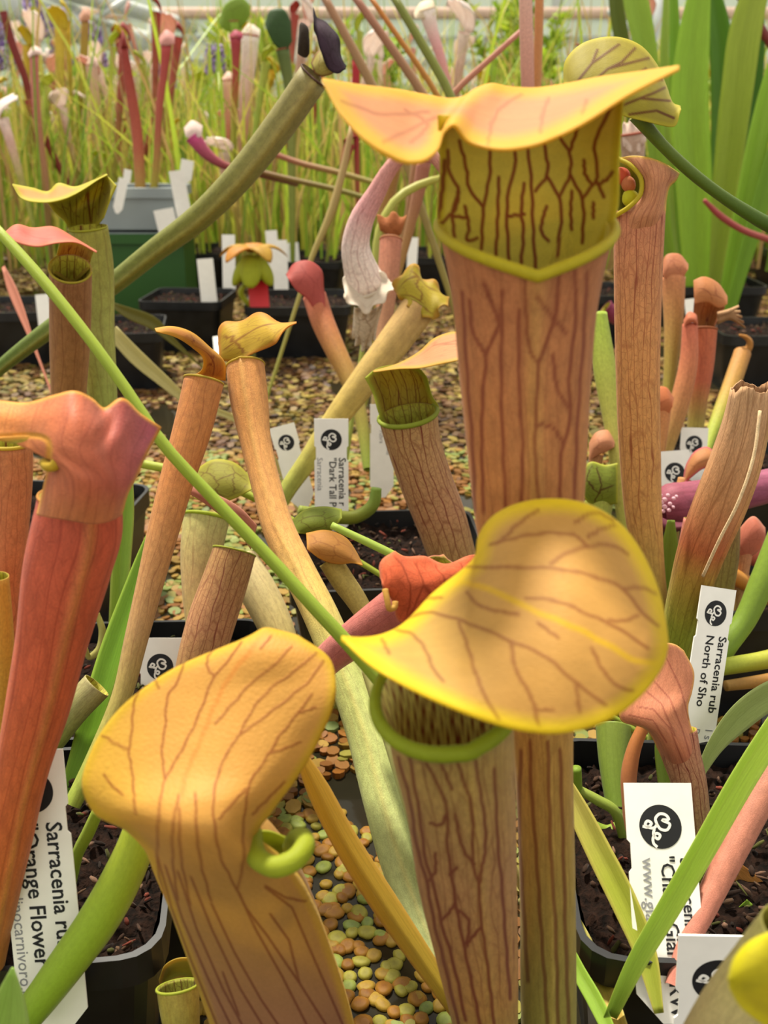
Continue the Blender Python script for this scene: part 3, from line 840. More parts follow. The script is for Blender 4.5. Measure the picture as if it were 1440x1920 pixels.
# second pitcher, its broad lid seen from above
k2 = .4583
v2 = vpts(620, 900, k2, [
 [(560,360),(760,365),(920,370),(1100,410),(1190,450),(1260,540),(1330,600)], [(1190,450),(1280,450),(1320,470)], [(900,350),(960,310),(1050,280),(1150,275),(1210,310)],
 [(660,270),(800,235),(930,225),(1010,240),(1050,280)], [(1050,240),(1100,210),(1160,190)], [(800,490),(920,500),(1040,550),(1150,600),(1290,690)], [(1130,580),(1200,580),(1250,560)],
 [(565,465),(620,520),(700,545),(770,555)], [(310,570),(400,550),(500,570),(620,610),(740,665),(870,720),(1000,830),(1120,920)], [(530,590),(570,690),(600,800),(640,900),(690,980)],
 [(740,665),(760,780),(820,890),(850,1000)], [(270,620),(340,640),(390,700),(430,790),(465,830)], [(1000,830),(1015,950)], [(1065,690),(1110,780),(1180,850),(1230,860)], [(700,260),(780,180),(850,130)],
 [(850,590),(930,650)], [(210,660),(240,720)], [(1000,180),(1080,140),(1150,170)], [(390,490),(460,490)], [(850,940),(910,940)]])
t2 = vpts(480, 1440, 1 / 3, [[(940,-60),(1040,130),(1075,230),(1075,420),(1100,600),(1130,800),(1170,1000),(1220,1240),(1260,1440)], [(1130,-40),(1170,80),(1210,200),(1220,400),(1220,540),(1250,640),(1260,800),(1300,1100),(1340,1440)], [(1230,-60),(1265,150),(1290,330),(1290,480)],
 [(1340,0),(1355,300),(1360,430),(1380,620),(1400,900),(1430,1300)], [(800,-60),(870,200),(900,420),(960,640),(1000,860),(1060,1100),(1110,1320),(1140,1440)], [(860,-80),(930,330),(950,500),(1010,700),(1040,860),(1100,1060),(1180,1420)], [(1130,560),(1090,600)], [(1230,540),(1190,500),(1160,440),(1120,260)],
 [(980,310),(1040,320),(1070,260)], [(960,640),(1000,600),(1010,480)], [(1290,480),(1270,560),(1260,640)], [(1000,-100),(1060,20),(1100,120)], [(1040,860),(1080,820),(1120,760)], [(1170,1000),(1210,960),(1260,900)], [(1130,800),(1180,830),(1190,1000)]])
p = pitcher('broad amber-lidded pitcher with a dark-streaked throat and heavily red-veined tube', [(835,1302,268),(842,1346,242),(850,1410,228),(863,1500,208),(876,1650,185),(893,1780,156),(910,1920,122),(917,1998,108)],
            0.168, cols=((0, '#a88c48'), (0.35, '#a87c4c'), (0.7, '#b08040'), (1, '#988a38')), az=12, drop=0.05, nc=26, vs=0.6, oveins=t2, oveinw=5.5, oveink=.9, rim='#93a01c', rimr=0.095, ns=200, nt=220, inner='#f2ee90', innervs=0.0, stretch=0.2, ivein=32, wing=0.04)
midc = hexc('#e2b52c')
rib = vpts(620, 900, k2, [[(470,440),(560,425),(680,465),(830,540),(1000,610),(1150,690),(1250,745),(1320,750)]])
def c2(px):
    base = hexc('#cd9a4e')
    gx = sm(1000, 640, px[:, 0])[:, None]
    c = base * (1 - 0.55 * gx) + hexc('#b6a450') * 0.55 * gx
    r = sm(9, 2, seg_dist(px, rib))[:, None]
    return c * (1 - r) + r * hexc('#dcae2a')
up = [(640,1194),(700,1195),(755,1172),(805,1120),(850,1082),(890,1048),(897,1010),(925,968),(975,944),(1040,936),(1105,947),(1165,985),(1210,1050),(1240,1130),(1251,1200)]
lo = [(641,1200),(690,1245),(745,1280),(800,1308),(860,1334),(920,1356),(980,1371),(1040,1376),(1100,1366),(1150,1345),(1190,1315),(1225,1275),(1248,1230),(1251,1212)]
lid(p, up, lo, [.176,.186,.190,.190,.186,.182,.178,.170,.164], [.172,.160,.152,.146,.143,.142,.144,.150,.160], bulge=0.006, n=(150, 100), colf=c2, back='#b7b03a', edge='#e4c61a', edgew=42, veins=v2, veinw=5.0, veink=0.62, th=0.001)

# third pitcher, lid seen from behind, flowing out of the tube
k3 = .382
v3 = vpts(130, 1150, k3, [
 [(850,150),(790,230),(715,315),(660,450),(600,590),(520,740),(475,820),(450,960),(440,1100),(445,1250),(480,1400)], [(715,315),(680,260),(690,210),(715,180)],
 [(565,245),(545,320),(490,405),(475,560),(460,660),(475,820)], [(345,370),(320,460),(310,600),(298,680),(315,780),(325,900),(335,980)], [(415,310),(350,370)], [(415,310),(445,370)],
 [(300,675),(230,640),(165,600)], [(1090,170),(1000,260),(900,340),(820,430),(720,545)], [(1210,200),(1100,290),(970,390),(880,510),(840,590),(770,700),(720,840),(705,960),(715,1060),(745,1190),(820,1340),(870,1440)],
 [(1245,240),(1190,320),(1050,440),(840,600)], [(1190,400),(1130,480),(1020,620),(960,720),(880,840),(855,960),(840,1090),(850,1200),(825,1340)], [(1130,630),(1050,665),(980,690)], [(1210,460),(1130,490)],
 [(730,1010),(800,930),(860,865)], [(620,890),(630,1100),(650,1220),(700,1400)], [(540,900),(515,1050),(515,1200),(540,1400)], [(545,960),(550,1150),(600,1420)], [(1050,820),(970,900),(890,980)],
 [(175,790),(220,850),(270,890)], [(960,1330),(1060,1390),(1150,1410)], [(990,120),(940,180)]])
rib3 = vpts(130, 1150, k3, [[(955,90),(900,180),(800,300),(720,450),(640,650),(580,790),(555,900)]])
def c3(px):
    b = hexc('#d9a04c')
    k = sm(1560, 1440, px[:, 1])[:, None] * sm(300, 190, px[:, 0])[:, None]
    c = b * np.ones((len(px), 1))
    c = c * (1 - 0.6 * sm(330, 170, px[:, 0])[:, None]) + 0.6 * sm(330, 170, px[:, 0])[:, None] * hexc('#d8ae2c')
    r = sm(7, 1.5, seg_dist(px, rib3))[:, None]
    c = c * (1 - 0.7 * r) + 0.7 * r * hexc('#d88a3a')
    q = sm(1560, 1680, px[:, 1])[:, None]
    c = c * (1 - q) + q * hexc('#c09048')
    q = sm(1680, 1960, px[:, 1])[:, None]
    return c * (1 - q) + q * hexc('#b4805a')
p = pitcher('low amber pitcher with heart-shaped lid curling back, seen from behind', [(394,1575,170),(412,1602,215),(427,1636,240),(452,1686,248),(484,1770,250),(525,1900,246),(548,1990,238)], 0.1865, 0.212,
            cols=((0, '#c39548'), (0.5, '#b98e58'), (1, '#b07a50')), az=170, nc=12, vs=0.18, rim=None, ns=200, nt=240, stretch=0.12, inner='#b3ae35', oveinw=4.5, mat=M_LID)
v3 = v3 + [[(298,1600),(325,1700),(362,1800),(410,1920)], [(313,1620),(345,1720),(392,1830),(440,1930)], [(336,1630),(372,1740),(420,1850),(462,1930)], [(360,1640),(400,1740),(452,1850),(500,1930)], [(398,1690),(440,1780),(490,1870),(530,1930)],
             [(445,1665),(480,1740),(530,1830),(580,1930)], [(462,1700),(500,1750),(560,1840),(610,1920)], [(495,1660),(545,1700),(575,1770),(610,1850),(640,1920)], [(505,1710),(540,1760),(560,1840)], [(420,1820),(450,1900)], [(340,1770),(370,1860),(390,1910)]]
def row(xs, ys, y0, bow):
    n = len(xs)
    return [(x, y, y0 - bow * (1 - (2 * i / (n - 1) - 1) ** 2)) for i, (x, y) in enumerate(zip(xs, ys))]
def trow(xc, y, w_, yc):                # a half ring of the tube's near side
    r = w_ / 2 * mpp(xc, y, yc)
    return [(xc + w_ / 2 * math.sin(a), y + w_ * .085 * math.cos(a) ** 2 - w_ * .03, yc - r * math.cos(a)) for a in np.linspace(-1.5, 1.5, 13)]
patch(p, [row((452,475,497,525,560), (1200,1190,1178,1183,1192), .192, -.001),
          row((300,400,487,560,622), (1270,1238,1212,1222,1243), .187, -.001),
          row((215,345,470,560,630), (1340,1312,1290,1290,1290), .182, .000),
          row((170,320,440,535,598), (1412,1395,1382,1385,1387), .177, .003),
          row((155,290,410,495,556), (1476,1465,1457,1458,1458), .173, .006),
          row((178,272,380,458,510), (1524,1515,1510,1515,1520), .171, .010),
          row((238,298,375,440,482), (1557,1555,1556,1560,1565), .171, .013),
          row((272,320,400,470,520), (1592,1600,1604,1604,1600), .176, .0155),
          trow(425, 1648, 266, .1815), trow(452, 1704, 273, .1855), trow(482, 1784, 275, .1905), trow(525, 1916, 270, .1995), trow(549, 2010, 259, .206)],
      n=(130, 240), noend=True, colf=c3, back='#b3ae35', edge='#d2ac2c', edgew=24, veins=v3, veinw=3.6, veink=0.7, th=0.001)
cv = np.array([(478,1560,.172),(476,1590,.167),(490,1615,.162),(520,1625,.160),(552,1612,.161),(570,1590,.164),(568,1572,.168),(552,1574,.172),(540,1590,.175)])
C = path(np.array([P(*q) for q in cv]), 40)
V, F = sweep(C, np.interp(np.linspace(0, 1, 40), [0, .15, .8, 1], [.0016, .0022, .0021, .0012]), 12)
obj('curled_margin', mesh('curled_margin', V - p.base, F, M_LID, np.tile(hexc('#a3ad2a'), (len(V), 1)), 0.0, V * 150, 0.0), p.e)
lid(p, [(470,1560),(500,1558),(540,1572)], [(478,1600),(510,1606),(545,1598)], .178, .176, bulge=-.003, n=(20, 12), col='#aab130', back='#b3ae35', edge='#aab130', part='rolled_flap', th=.0009)

# orange red pitcher at the side
def c4(px):
    x, y = px[:, 0], px[:, 1]
    c = ramp([(0, '#cc7f3c'), (0.35, '#c06a42'), (0.7, '#b05a48'), (1, '#a8566a')], np.clip(x / 300, 0, 1))
    k = sm(900, 975, y)[:, None] * 0.6
    return c * (1 - k) + k * hexc('#bf7a48')
p = pitcher('tall orange-red velvety pitcher with a drooping folded hood', [(150,938,152),(146,985,164),(128,1060,160),(98,1200,132),(72,1320,118),(42,1440,98),(14,1580,88),(-8,1700,76),(-30,1840,62)], 0.232,
            cols=((0, '#b8523a'), (0.3, '#c45c38'), (0.7, '#c06630'), (1, '#a8722c')), az=30, nc=13, vs=0.38, rim='#c58a3a', rimr=0.035, ns=110, nt=60, wing=0.10, stretch=0.12, drop=-0.1)
patch(p, [[(-60,748,.232),(0,752,.230),(50,756,.225),(105,741,.219),(140,734,.218),(172,748,.221),(194,766,.224),(228,747,.226),(262,775,.230),(302,801,.234)],
          [(-60,775,.228),(0,780,.224),(50,785,.219),(105,785,.213),(140,785,.211),(175,795,.214),(200,810,.218),(230,800,.221),(260,815,.227),(290,823,.232)],
          [(-60,800,.226),(0,803,.222),(50,815,.217),(100,830,.210),(140,840,.207),(175,850,.209),(203,860,.213),(228,855,.217),(252,855,.222),(274,852,.228)],
          [(95,832,.214),(102,850,.213),(108,870,.211),(120,885,.208),(143,895,.205),(175,905,.207),(203,908,.211),(225,905,.215),(242,900,.219),(256,892,.225)],
          [(84,905,.217),(92,912,.215),(105,920,.211),(125,930,.208),(147,938,.2065),(175,945,.208),(200,945,.212),(218,940,.215),(230,935,.219),(238,928,.224)],
          [(70,965,.220),(82,968,.215),(98,970,.212),(120,972,.210),(145,976,.209),(172,980,.210),(195,978,.213),(212,972,.216),(222,966,.220),(229,960,.225)]],
      n=(110, 90), colf=c4, back='#b3a53a', edge='#c98a2c', edgew=10, vs=0.28, tcs=(7, 3), part='hood', th=.001, noend=True, mat=M_SKIN)
C = path(np.array([P(*q) for q in ((60,822,.222),(92,834,.214),(107,855,.210),(104,872,.209),(92,875,.210),(84,868,.213))]), 30)
V, F = sweep(C, np.linspace(.0008, .0013, 30), 10)
obj('curled_margin', mesh('curled_margin', V - p.base, F, M_LID, np.tile(hexc('#c9a82c'), (len(V), 1)), 0.0, V * 150, 0.0), p.e)
pitcher('reddish pitcher half out of view, behind the orange-red hood', [(16,828,86),(18,870,84),(16,960,78),(10,1080,66),(-2,1250,55),(-20,1500,45)], 0.27, 0.26, cols=((0, '#c07a4a'), (0.5, '#c8704a'), (1, '#a5803a')), rim='#c9b03a', vs=0.45, drop=0.1)
pitcher('yellow-green tube at the very side, behind the orange-red pitcher', [(-4,1080,40),(2,1200,46),(0,1350,44),(-10,1500,38)], 0.25, 0.25, cols=((0, '#c9963a'), (1, '#a9a53a')), rim=None, vs=0.2)

# ------------------------------------------------------------------ plants of the middle ground
# green saddle lid and its brown neighbour
p = pitcher('pale green pitcher with a yellow-green saddle lid, behind the brown pitcher', [(165,422,72),(170,480,80),(178,620,72),(192,740,54),(200,900,40),(205,1010,34)], 0.56, cols=((0, '#8f8a32'), (0.3, '#a5a858'), (1, '#9ab048')), vs=0.35, rim='#b0ae34', az=-35, rimarc=2.0, drop=0.25, rimr=.05, nc=12)
patch(p, [[(88,378,.565),(120,372,.575),(160,350,.58),(196,328,.575),(219,348,.56)], [(100,395,.565),(130,395,.58),(165,380,.585),(195,370,.58),(207,375,.56)], [(122,415,.56),(138,440,.57),(160,432,.575),(180,425,.57),(195,408,.56)]],
      col='#a09a2c', back='#b8a048', edge='#b8b030', edgew=8, vs=1.0, tcs=(7, 1.2), part='throat_wall', n=(50, 30))
lid(p, [(23,345),(60,352),(92,358),(107,344),(140,350),(170,340),(200,326)], [(24,347),(38,370),(80,380),(122,373),(160,353),(186,336),(202,328)], [.575,.59,.58], [.55,.535,.54,.57], bulge=.004, col='#c99048', back='#a09a2c', edge='#bdb22a', edgew=9, n=(60, 16))
p = pitcher('brown ringed pitcher with a red pointed lid, beside the pale green pitcher', [(132,502,78),(132,560,77),(131,640,74),(129,720,66),(125,850,54),(122,985,46)], 0.50, cols=((0, '#9a6a44'), (0.4, '#a87848'), (1, '#8f8a3c')), vs=0.4, rim='#b0a030', az=-15, rimarc=2.0, drop=0.1, nc=12, rimr=.05)
patch(p, [[(112,455,.512),(140,452,.517),(176,470,.512)], [(104,485,.512),(138,485,.521),(172,480,.512)], [(99,512,.505),(135,530,.515),(167,505,.505)]], col='#b39a3c', back='#b87848', edge='#b0a030', edgew=5, vs=1.0, tcs=(6, 2.5), part='throat_wall', n=(40, 24))
lid(p, [(4,440),(30,421),(60,427),(100,425),(140,446),(182,471)], [(4,443),(40,458),(70,463),(108,456),(142,455),(181,474)], [.50,.515,.515], [.49,.485,.495], bulge=.003, col='#cf6a5a', back='#b39a3c', edge='#d07a5a', edgew=8, n=(60, 18), vs=.25, tcs=(2, 4))
# tall twisting pitchers left of the middle
p = pitcher('slender orange pitcher with a curled-over brown tongue lid and green wing', [(383,712,74),(362,800,72),(332,900,64),(305,1000,58),(280,1100,50),(255,1200,44),(230,1300,38),(180,1420,36),(135,1510,32)], 0.40, cols=((0, '#b5743c'), (0.25, '#bd7a40'), (0.6, '#b08a58'), (1, '#8fa03a')), vs=0.35, rim='#b9a23a', rimr=.05, az=-30, drop=.1, nc=12)
lid(p, [(290,616),(320,612),(355,621),(392,650),(421,680),(423,714)], [(293,622),(330,633),(360,652),(380,672),(378,694),(358,706)], [.385,.395,.41,.415], [.38,.385,.40,.41], bulge=.003, col='#b8772c', back='#8a4f24', edge='#cf9a34', edgew=9, vs=.8, tcs=(3, 6), n=(60, 20))
blade('long green wing leaf running beside the slender orange pitcher', [(318,930,8),(285,1010,26),(250,1110,40),(212,1220,48),(172,1350,46),(138,1460,38),(115,1520,30)], 0.405, 0.315, col='#6f9a22', edge='#a0b844', fold=.2)
p = pitcher('peach-coloured pitcher with a ruffled yellow lid and long pale green stem', [(460,687,72),(466,740,72),(480,830,58),(502,920,56),(522,990,60),(560,1070,62),(600,1150,66),(650,1270,70),(690,1380,78),(720,1490,84),(757,1620,84),(803,1745,68),(850,1860,48)], 0.42,
            cols=((0, '#c98a4c'), (0.3, '#cf9a58'), (0.42, '#c9ac5c'), (0.55, '#a8ad62'), (1, '#a9b47a')), vs=0.22, rim='#c2a83c', rimr=.05, ns=110, nc=10, wing=.12)
lid(p, [(410,640),(421,606),(450,598),(482,590),(520,600),(556,604)], [(412,676),(440,680),(475,665),(508,646),(532,626),(556,607)], [.435,.44,.43,.42], [.43,.42,.405,.405], bulge=.004, col='#c2a02c', back='#b9a23a', edge='#c98a30', edgew=8, vs=.7, tcs=(2, 7), n=(60, 30), wav=.0012, wavn=2)
s1 = stalk('long bright green flower stalk slanting across the pitchers', [(-20,415,19),(60,502,22),(150,612,22),(240,735,22),(300,825,23),(400,935,24),(500,1040,25),(600,1150,27),(660,1215,28),(730,1300,28),(800,1420,28),(870,1640,26)], [.30,.285,.275,.265,.258,.25,.24,.232,.225,.22], cols=((0, '#a5b43c'), (.5, '#97b03c'), (1, '#7fa030')), only=True)
stalk('pale green stem leaning behind the broad-lidded pitcher', [(690,1250,30),(735,1370,44),(775,1500,46),(810,1640,40),(850,1790,34)], .30, .235, cols=((0, '#c2bf7a'), (1, '#a4b472')), name='leaf_stem', cat='stem', only=True)
blade('yellow strap leaf slanting over the open water', [(556,1400,16),(590,1472,42),(640,1570,50),(715,1690,54),(790,1800,46),(852,1890,36)], .245, .215, cols=((0, '#d0a02c'), (.5, '#c9b040'), (1, '#c79a4a')), edge='#d0a040', fold=-.5)
# veined pitcher in the middle
p = pitcher('net-veined brown pitcher with a green-rimmed mouth and orange pointed lid', [(764,772,112),(772,815,104),(798,900,99),(825,970,96),(848,1040,88),(882,1122,66)], 0.478, cols=((0, '#b08a58'), (0.5, '#b3835c'), (1, '#a08a48')), az=5, drop=0.2, rimarc=2.0, nc=19, vs=1.0, rim='#93a030', rimr=.07, ns=90, nt=60, stretch=.3, inner='#9a9a30')
patch(p, [[(684,708,.483),(705,692,.491),(745,684,.496),(785,690,.494),(800,706,.490)], [(698,735,.482),(715,725,.493),(755,722,.498),(795,726,.496),(812,745,.489)], [(708,768,.478),(724,772,.489),(760,775,.495),(795,770,.491),(822,760,.480)], [(725,815,.480),(740,820,.487),(768,830,.490),(795,820,.487),(808,810,.480)]],
      col='#a5982c', back='#b08a58', edge='#a9b034', edgew=9, vs=1.0, tcs=(8, 3), part='throat_wall', n=(60, 40))
lid(p, [(700,695),(745,682),(785,660),(815,634),(860,622),(910,640)], [(700,698),(745,692),(790,690),(830,682),(870,674),(912,668)], [.49,.50,.50,.495], [.475,.46,.45,.45], bulge=.003, col='#cc9062', back='#a5982c', edge='#c9a03c', edgew=7, vs=.45, tcs=(2, 6), n=(60, 24))
# slanting tan pitcher with crumpled lid
p = pitcher('straight tan pitcher leaning across with a crumpled yellow lid', [(785,578,66),(740,640,62),(690,705,56),(630,785,46),(580,860,38),(535,925,32),(505,985,28)], .64, .575, cols=((0, '#b9935a'), (.5, '#b39a4c'), (1, '#8fa040')), rim='#b0a238', rimr=.04, vs=.15, wing=.2, az=60, nc=8)
lid(p, [(741,545),(752,508),(785,503),(800,522),(825,540),(842,556)], [(745,556),(765,572),(790,594),(812,600),(822,580),(840,577)], [.65,.655,.645], [.64,.625,.63], bulge=.004, col='#b5a02a', back='#a5902a', edge='#b88a2a', edgew=7, vs=.7, tcs=(2, 7), n=(50, 24), wav=.003, wavn=3)
p = pitcher('small pitcher with a round red lid, in front of a black pot', [(590,556,44),(604,600,44),(626,650,40),(652,705,34),(676,780,26),(690,880,18)], .80, .70, cols=((0, '#b8604a'), (.4, '#a97a3a'), (1, '#7f9030')), rim=None, vs=.2, az=180)
lid(p, [(536,515),(553,493),(580,489),(602,505),(607,540)], [(540,522),(556,545),(575,560),(592,580),(610,575)], .80, .785, bulge=.004, col='#bd5a52', back='#a06a3a', edge='#b8504a', edgew=5, vs=.3, n=(40, 24))
# white and pink pitcher hanging over
p = pitcher('pink and white pitcher bent over with a cream mouth', [(688,542,86),(677,508,66),(667,465,54),(678,412,46),(703,366,36),(735,312,28),(780,272,24),(835,320,22),(880,500,22),(900,800,22),(905,960,20)], .68, .62, cols=((0, '#e5d0c0'), (.08, '#ead8d0'), (.16, '#dca0a0'), (.3, '#c98a7a'), (1, '#9a8a4a')), rim='#dccdb8', rimr=.08, inner='#d9c8ac', innervs=.2, vs=.5, az=-10)
lid(p, [(643,530),(660,507),(695,502),(722,515),(740,530)], [(648,556),(665,575),(690,585),(712,568),(738,545)], .675, .655, bulge=-.004, col='#ddd0bc', back='#e0c8c0', edge='#e8dccc', edgew=8, n=(40, 24), wav=.002, wavn=3, vs=.15)
lid(p, [(664,574),(690,582),(718,570)], [(660,636),(684,656),(702,632)], .665, .67, bulge=.003, col='#cbb8a0', back='#c0a890', edge='#e0d2c0', edgew=6, n=(30, 24), wav=.003, wavn=4, part='withered_flap', mat=M_DRY, vs=.8)
p = pitcher('reddish tube with a dry brown ragged lid, behind the pink pitcher', [(733,450,42),(728,520,40),(720,600,32),(712,690,26),(704,800,20),(700,900,16)], .82, .72, cols=((0, '#b8735a'), (.5, '#a9805a'), (1, '#7a8a3a')), rim='#c9906a', vs=.3)
lid(p, [(706,402),(722,408),(736,397),(750,406),(763,403)], [(712,432),(724,440),(738,450),(748,442),(756,430)], .825, .82, col='#9a5a34', back='#8a5030', edge='#a0643a', edgew=4, mat=M_DRY, vs=.5, n=(30, 16), wav=.001, wavn=2)
# long dark pitcher with withered hood
p = pitcher('long olive pitcher leaning over with a withered purple-black hood', [(592,138,60),(530,228,58),(450,330,54),(370,410,48),(290,470,42),(215,530,38),(100,612,34),(0,690,26),(-60,745,20)], [.62,.62,.63,.64,.66], cols=((0, '#857a48'), (.2, '#7a7a34'), (.5, '#5f7228'), (1, '#5a7a2c')), rim='#5a3c30', rimr=.06, inner='#8a7a4a', innervs=.2, vs=.15, wing=.25, wingw=.2, az=20, drop=.3, nc=8)
lid(p, [(587,14),(592,34),(612,40),(630,62),(640,100),(649,124)], [(588,40),(596,78),(606,108),(618,132),(632,138),(648,130)], [.63,.63,.625], [.62,.615,.62], bulge=.004, col='#3f2f3a', back='#4a3a3c', edge='#2c2028', edgew=6, part='withered_hood', mat=M_DRY, vs=.6, n=(40, 24), wav=.0008, wavn=2)
lid(p, [(583,118),(598,95),(614,92),(628,120)], [(590,138),(602,143),(616,141),(628,136)], .628, .622, col='#bdae58', back='#8a7a4a', edge='#8a5a3a', edgew=5, vs=.5, part='neck', n=(30, 16))
lid(p, [(560,70),(566,42),(575,48),(580,75)], [(558,100),(566,106),(574,108),(580,100)], .64, .64, col='#4a4030', back='#4a4030', edge='#3a3028', part='withered_flap', n=(20, 14), mat=M_DRY)
# tall right pitcher holding a flower bud
p = pitcher('tall peach pitcher with a flower bud caught in its side-facing mouth', [(1200,392,94),(1198,450,92),(1196,560,87),(1196,700,81),(1200,850,76),(1208,980,66),(1226,1100,46),(1240,1165,36)], .455, cols=((0, '#bf7a58'), (.3, '#cf9258'), (.7, '#cf9a58'), (1, '#a59a48')), rim=None, az=-95, drop=0, vs=.75, nc=17, ns=100, nt=60, stretch=.2, inner='#8f8f30')
patch(p, [[(1160,296,.455),(1185,292,.450),(1215,295,.446),(1245,306,.449),(1274,325,.455)],
          [(1183,312,.452),(1200,315,.446),(1222,318,.443),(1245,325,.446),(1268,338,.453)],
          [(1202,338,.450),(1212,340,.445),(1226,343,.4425),(1241,345,.445),(1256,350,.451)],
          [(1198,368,.450),(1208,371,.445),(1223,375,.4428),(1239,375,.4455),(1250,372,.451)],
          [(1172,395,.450),(1190,402,.4445),(1212,405,.4425),(1234,402,.445),(1248,398,.451)],
          [(1160,425,.452),(1182,432,.4465),(1205,435,.4455),(1228,432,.447),(1243,425,.452)]],
      n=(60, 70), col='#bf8058', back='#8f8f30', edge='#c9a03a', edgew=6, vs=.5, tcs=(7, 3), part='hood', noend=True, mat=M_SKIN)
patch(p, [[(1158,300,.462),(1180,310,.465),(1205,330,.460)], [(1150,350,.462),(1178,350,.470),(1204,352,.462)], [(1152,402,.458),(1175,402,.466),(1192,392,.460)]], n=(24, 24), col='#7f8a2c', back='#bf7a58', edge='#a0a034', edgew=5, part='throat_wall', vs=.5)
C = path(np.array([P(*q) for q in ((1158,297,.455),(1184,311,.449),(1202,335,.446),(1201,364,.445),(1182,386,.445),(1158,402,.449),(1150,408,.455))]), 40)
V, F = sweep(C, .0010, 8)
obj('rim', mesh('rim', V - p.base, F, M_LID, np.tile(hexc('#c4b22a'), (len(V), 1)), 0.0, V * 150, 0.0), p.e)
f = thing('flower_bud', 'yellow flower bud with a red petal inside the peach pitcher mouth', 'flower', P(1175, 395, .452))
fb = P(1175, 395, .452)
for (a, r, c, nm) in (((1182,372,.452), .0036, '#c9c41e', 'bud'), ((1166,330,.455), .0035, '#c95a38', 'petal'), ((1178,345,.453), .003, '#c97a4a', 'petal')):
    C = path(np.array([P(a[0] - 8, a[1] - 14, a[2]), P(*a), P(a[0] + 6, a[1] + 16, a[2])]), 12)
    V, F = sweep(C, r * np.sin(np.linspace(.15, 3.0, 12)) ** .6, 10)
    obj(nm, mesh(nm, V - fb, F, M_LID, np.tile(hexc(c), (len(V), 1)), 0.0, V * 200, .1), f)
# olive lid behind the tallest pitcher
p = pitcher('olive pitcher with dark-veined domed lid on a thin dark green leaning tube', [(1192,214,30),(1240,270,22),(1290,318,22),(1350,365,22),(1420,410,26),(1500,455,30),(1570,560,34),(1620,760,30)], .45, .45, cols=((0, '#6a7a28'), (.2, '#4f6a20'), (1, '#557020')), rim=None, vs=.1, az=-90, mat=M_LEAF)
vv = [[(1070,170),(1110,120),(1160,85)], [(1100,165),(1140,130),(1215,110)], [(1120,180),(1180,150),(1240,150)], [(1150,205),(1200,185),(1255,190)], [(1110,120),(1120,95)], [(1140,130),(1165,118),(1190,92)], [(1180,215),(1230,208),(1262,222)], [(1180,150),(1210,130)], [(1200,185),(1225,175),(1245,165)]]
lid(p, [(1057,158),(1060,115),(1085,86),(1120,72),(1160,70),(1200,85),(1232,122),(1252,168),(1264,195),(1276,199)], [(1060,163),(1090,178),(1130,202),(1170,218),(1215,229),(1245,236),(1263,238),(1277,205)], [.46,.465,.46,.455], [.45,.44,.435,.445], bulge=.006, col='#a3942c', back='#9a9030', edge='#bdb030', edgew=10, veins=vv, veinw=4, veink=.9, n=(100, 60))

# right-hand cluster
def small(label, lup, llo, tube, Y, Yb, lc, tcs_, g=None, edge=None, rim=None, vs=.3, az=170, lvs=.3, bulge=.004, **kw):
    p = pitcher(label, tube, Y, Yb, cols=tcs_, rim=rim, vs=vs, az=az, group=g, ns=50, nt=24, **kw)
    if lup:
        lid(p, lup, llo, Y + .002, Y - .006, bulge=bulge, col=lc, back='#a59a34', edge=edge or lc, edgew=5, n=(36, 22), vs=lvs, tcs=(2, 6))
    return p
small('slim orange pitcher with rounded pink-orange hood beside strap leaves', [(1240,500),(1250,478),(1272,476),(1291,496)], [(1242,516),(1256,528),(1272,530),(1290,505)], [(1262,522,46),(1263,600,36),(1258,680,26),(1252,760,20),(1250,860,16)], .74, .68, '#cf8660', ((0, '#bf7a50'), (.4, '#a58a3c'), (1, '#7f9a30')))
p = small('red pitcher with ragged orange lid and brown veined mouth', [(1300,526),(1318,519),(1345,530),(1364,556)], [(1302,570),(1325,566),(1350,577),(1364,570)], [(1320,618,48),(1317,680,43),(1308,760,34),(1300,840,28),(1293,900,22)], .70, .66, '#d08a58', ((0, '#b8603c'), (.35, '#b05a3a'), (.6, '#96803a'), (1, '#6f8a2c')), rim='#a0603a', az=-20, lvs=.5)
patch(p, [[(1302,560,.702),(1330,563,.710),(1360,575,.704)], [(1300,590,.703),(1325,595,.712),(1350,592,.704)], [(1300,618,.70),(1320,632,.706),(1340,612,.702)]], n=(30, 20), col='#a06a38', back='#b8603c', edge='#a0603a', edgew=4, vs=.9, tcs=(6, 2), part='throat_wall')
for q in range(5):
    lid(p, [(1345,585 + q * 4),(1365,580 + q * 3),(1385 + q * 3,572 + q * 10)], [(1345,592 + q * 4),(1366,588 + q * 3),(1386 + q * 3,576 + q * 10)], .70, .698 + .002 * q, bulge=.002, col='#b8906a', back='#a88060', edge='#b8906a', mat=M_DRY, n=(14, 6), part='withered_shred')
small('red-orange tube squeezed beside the ragged-lidded pitcher', [(1282,600),(1292,585),(1305,590),(1308,605)], [(1282,612),(1292,606),(1305,606),(1308,610)], [(1294,608,28),(1291,680,34),(1270,770,36),(1245,850,30),(1225,930,24)], .685, .64, '#cf7a58', ((0, '#c96a50'), (.4, '#b8784a'), (1, '#a59a4a')), lvs=.1)
p = small('thin brown-green pitcher with a dry hooked tip', None, None, [(1392,662,32),(1372,720,32),(1348,780,27),(1326,840,20),(1312,900,16)], .80, .70, '#b08a4a', ((0, '#b07a3c'), (.3, '#b0883c'), (.6, '#a0a83a'), (1, '#8fa838')))
C = path(np.array([P(*q) for q in ((1390,660,.80),(1402,655,.80),(1406,642,.80),(1398,632,.80),(1386,628,.80))]), 16); V, F = sweep(C, np.linspace(.004, .001, 16), 8)
obj('hooked_tip', mesh('hooked_tip', V - p.base, F, M_DRY, np.tile(hexc('#a8743c'), (len(V), 1)), 0., V * 200, .2), p.e)
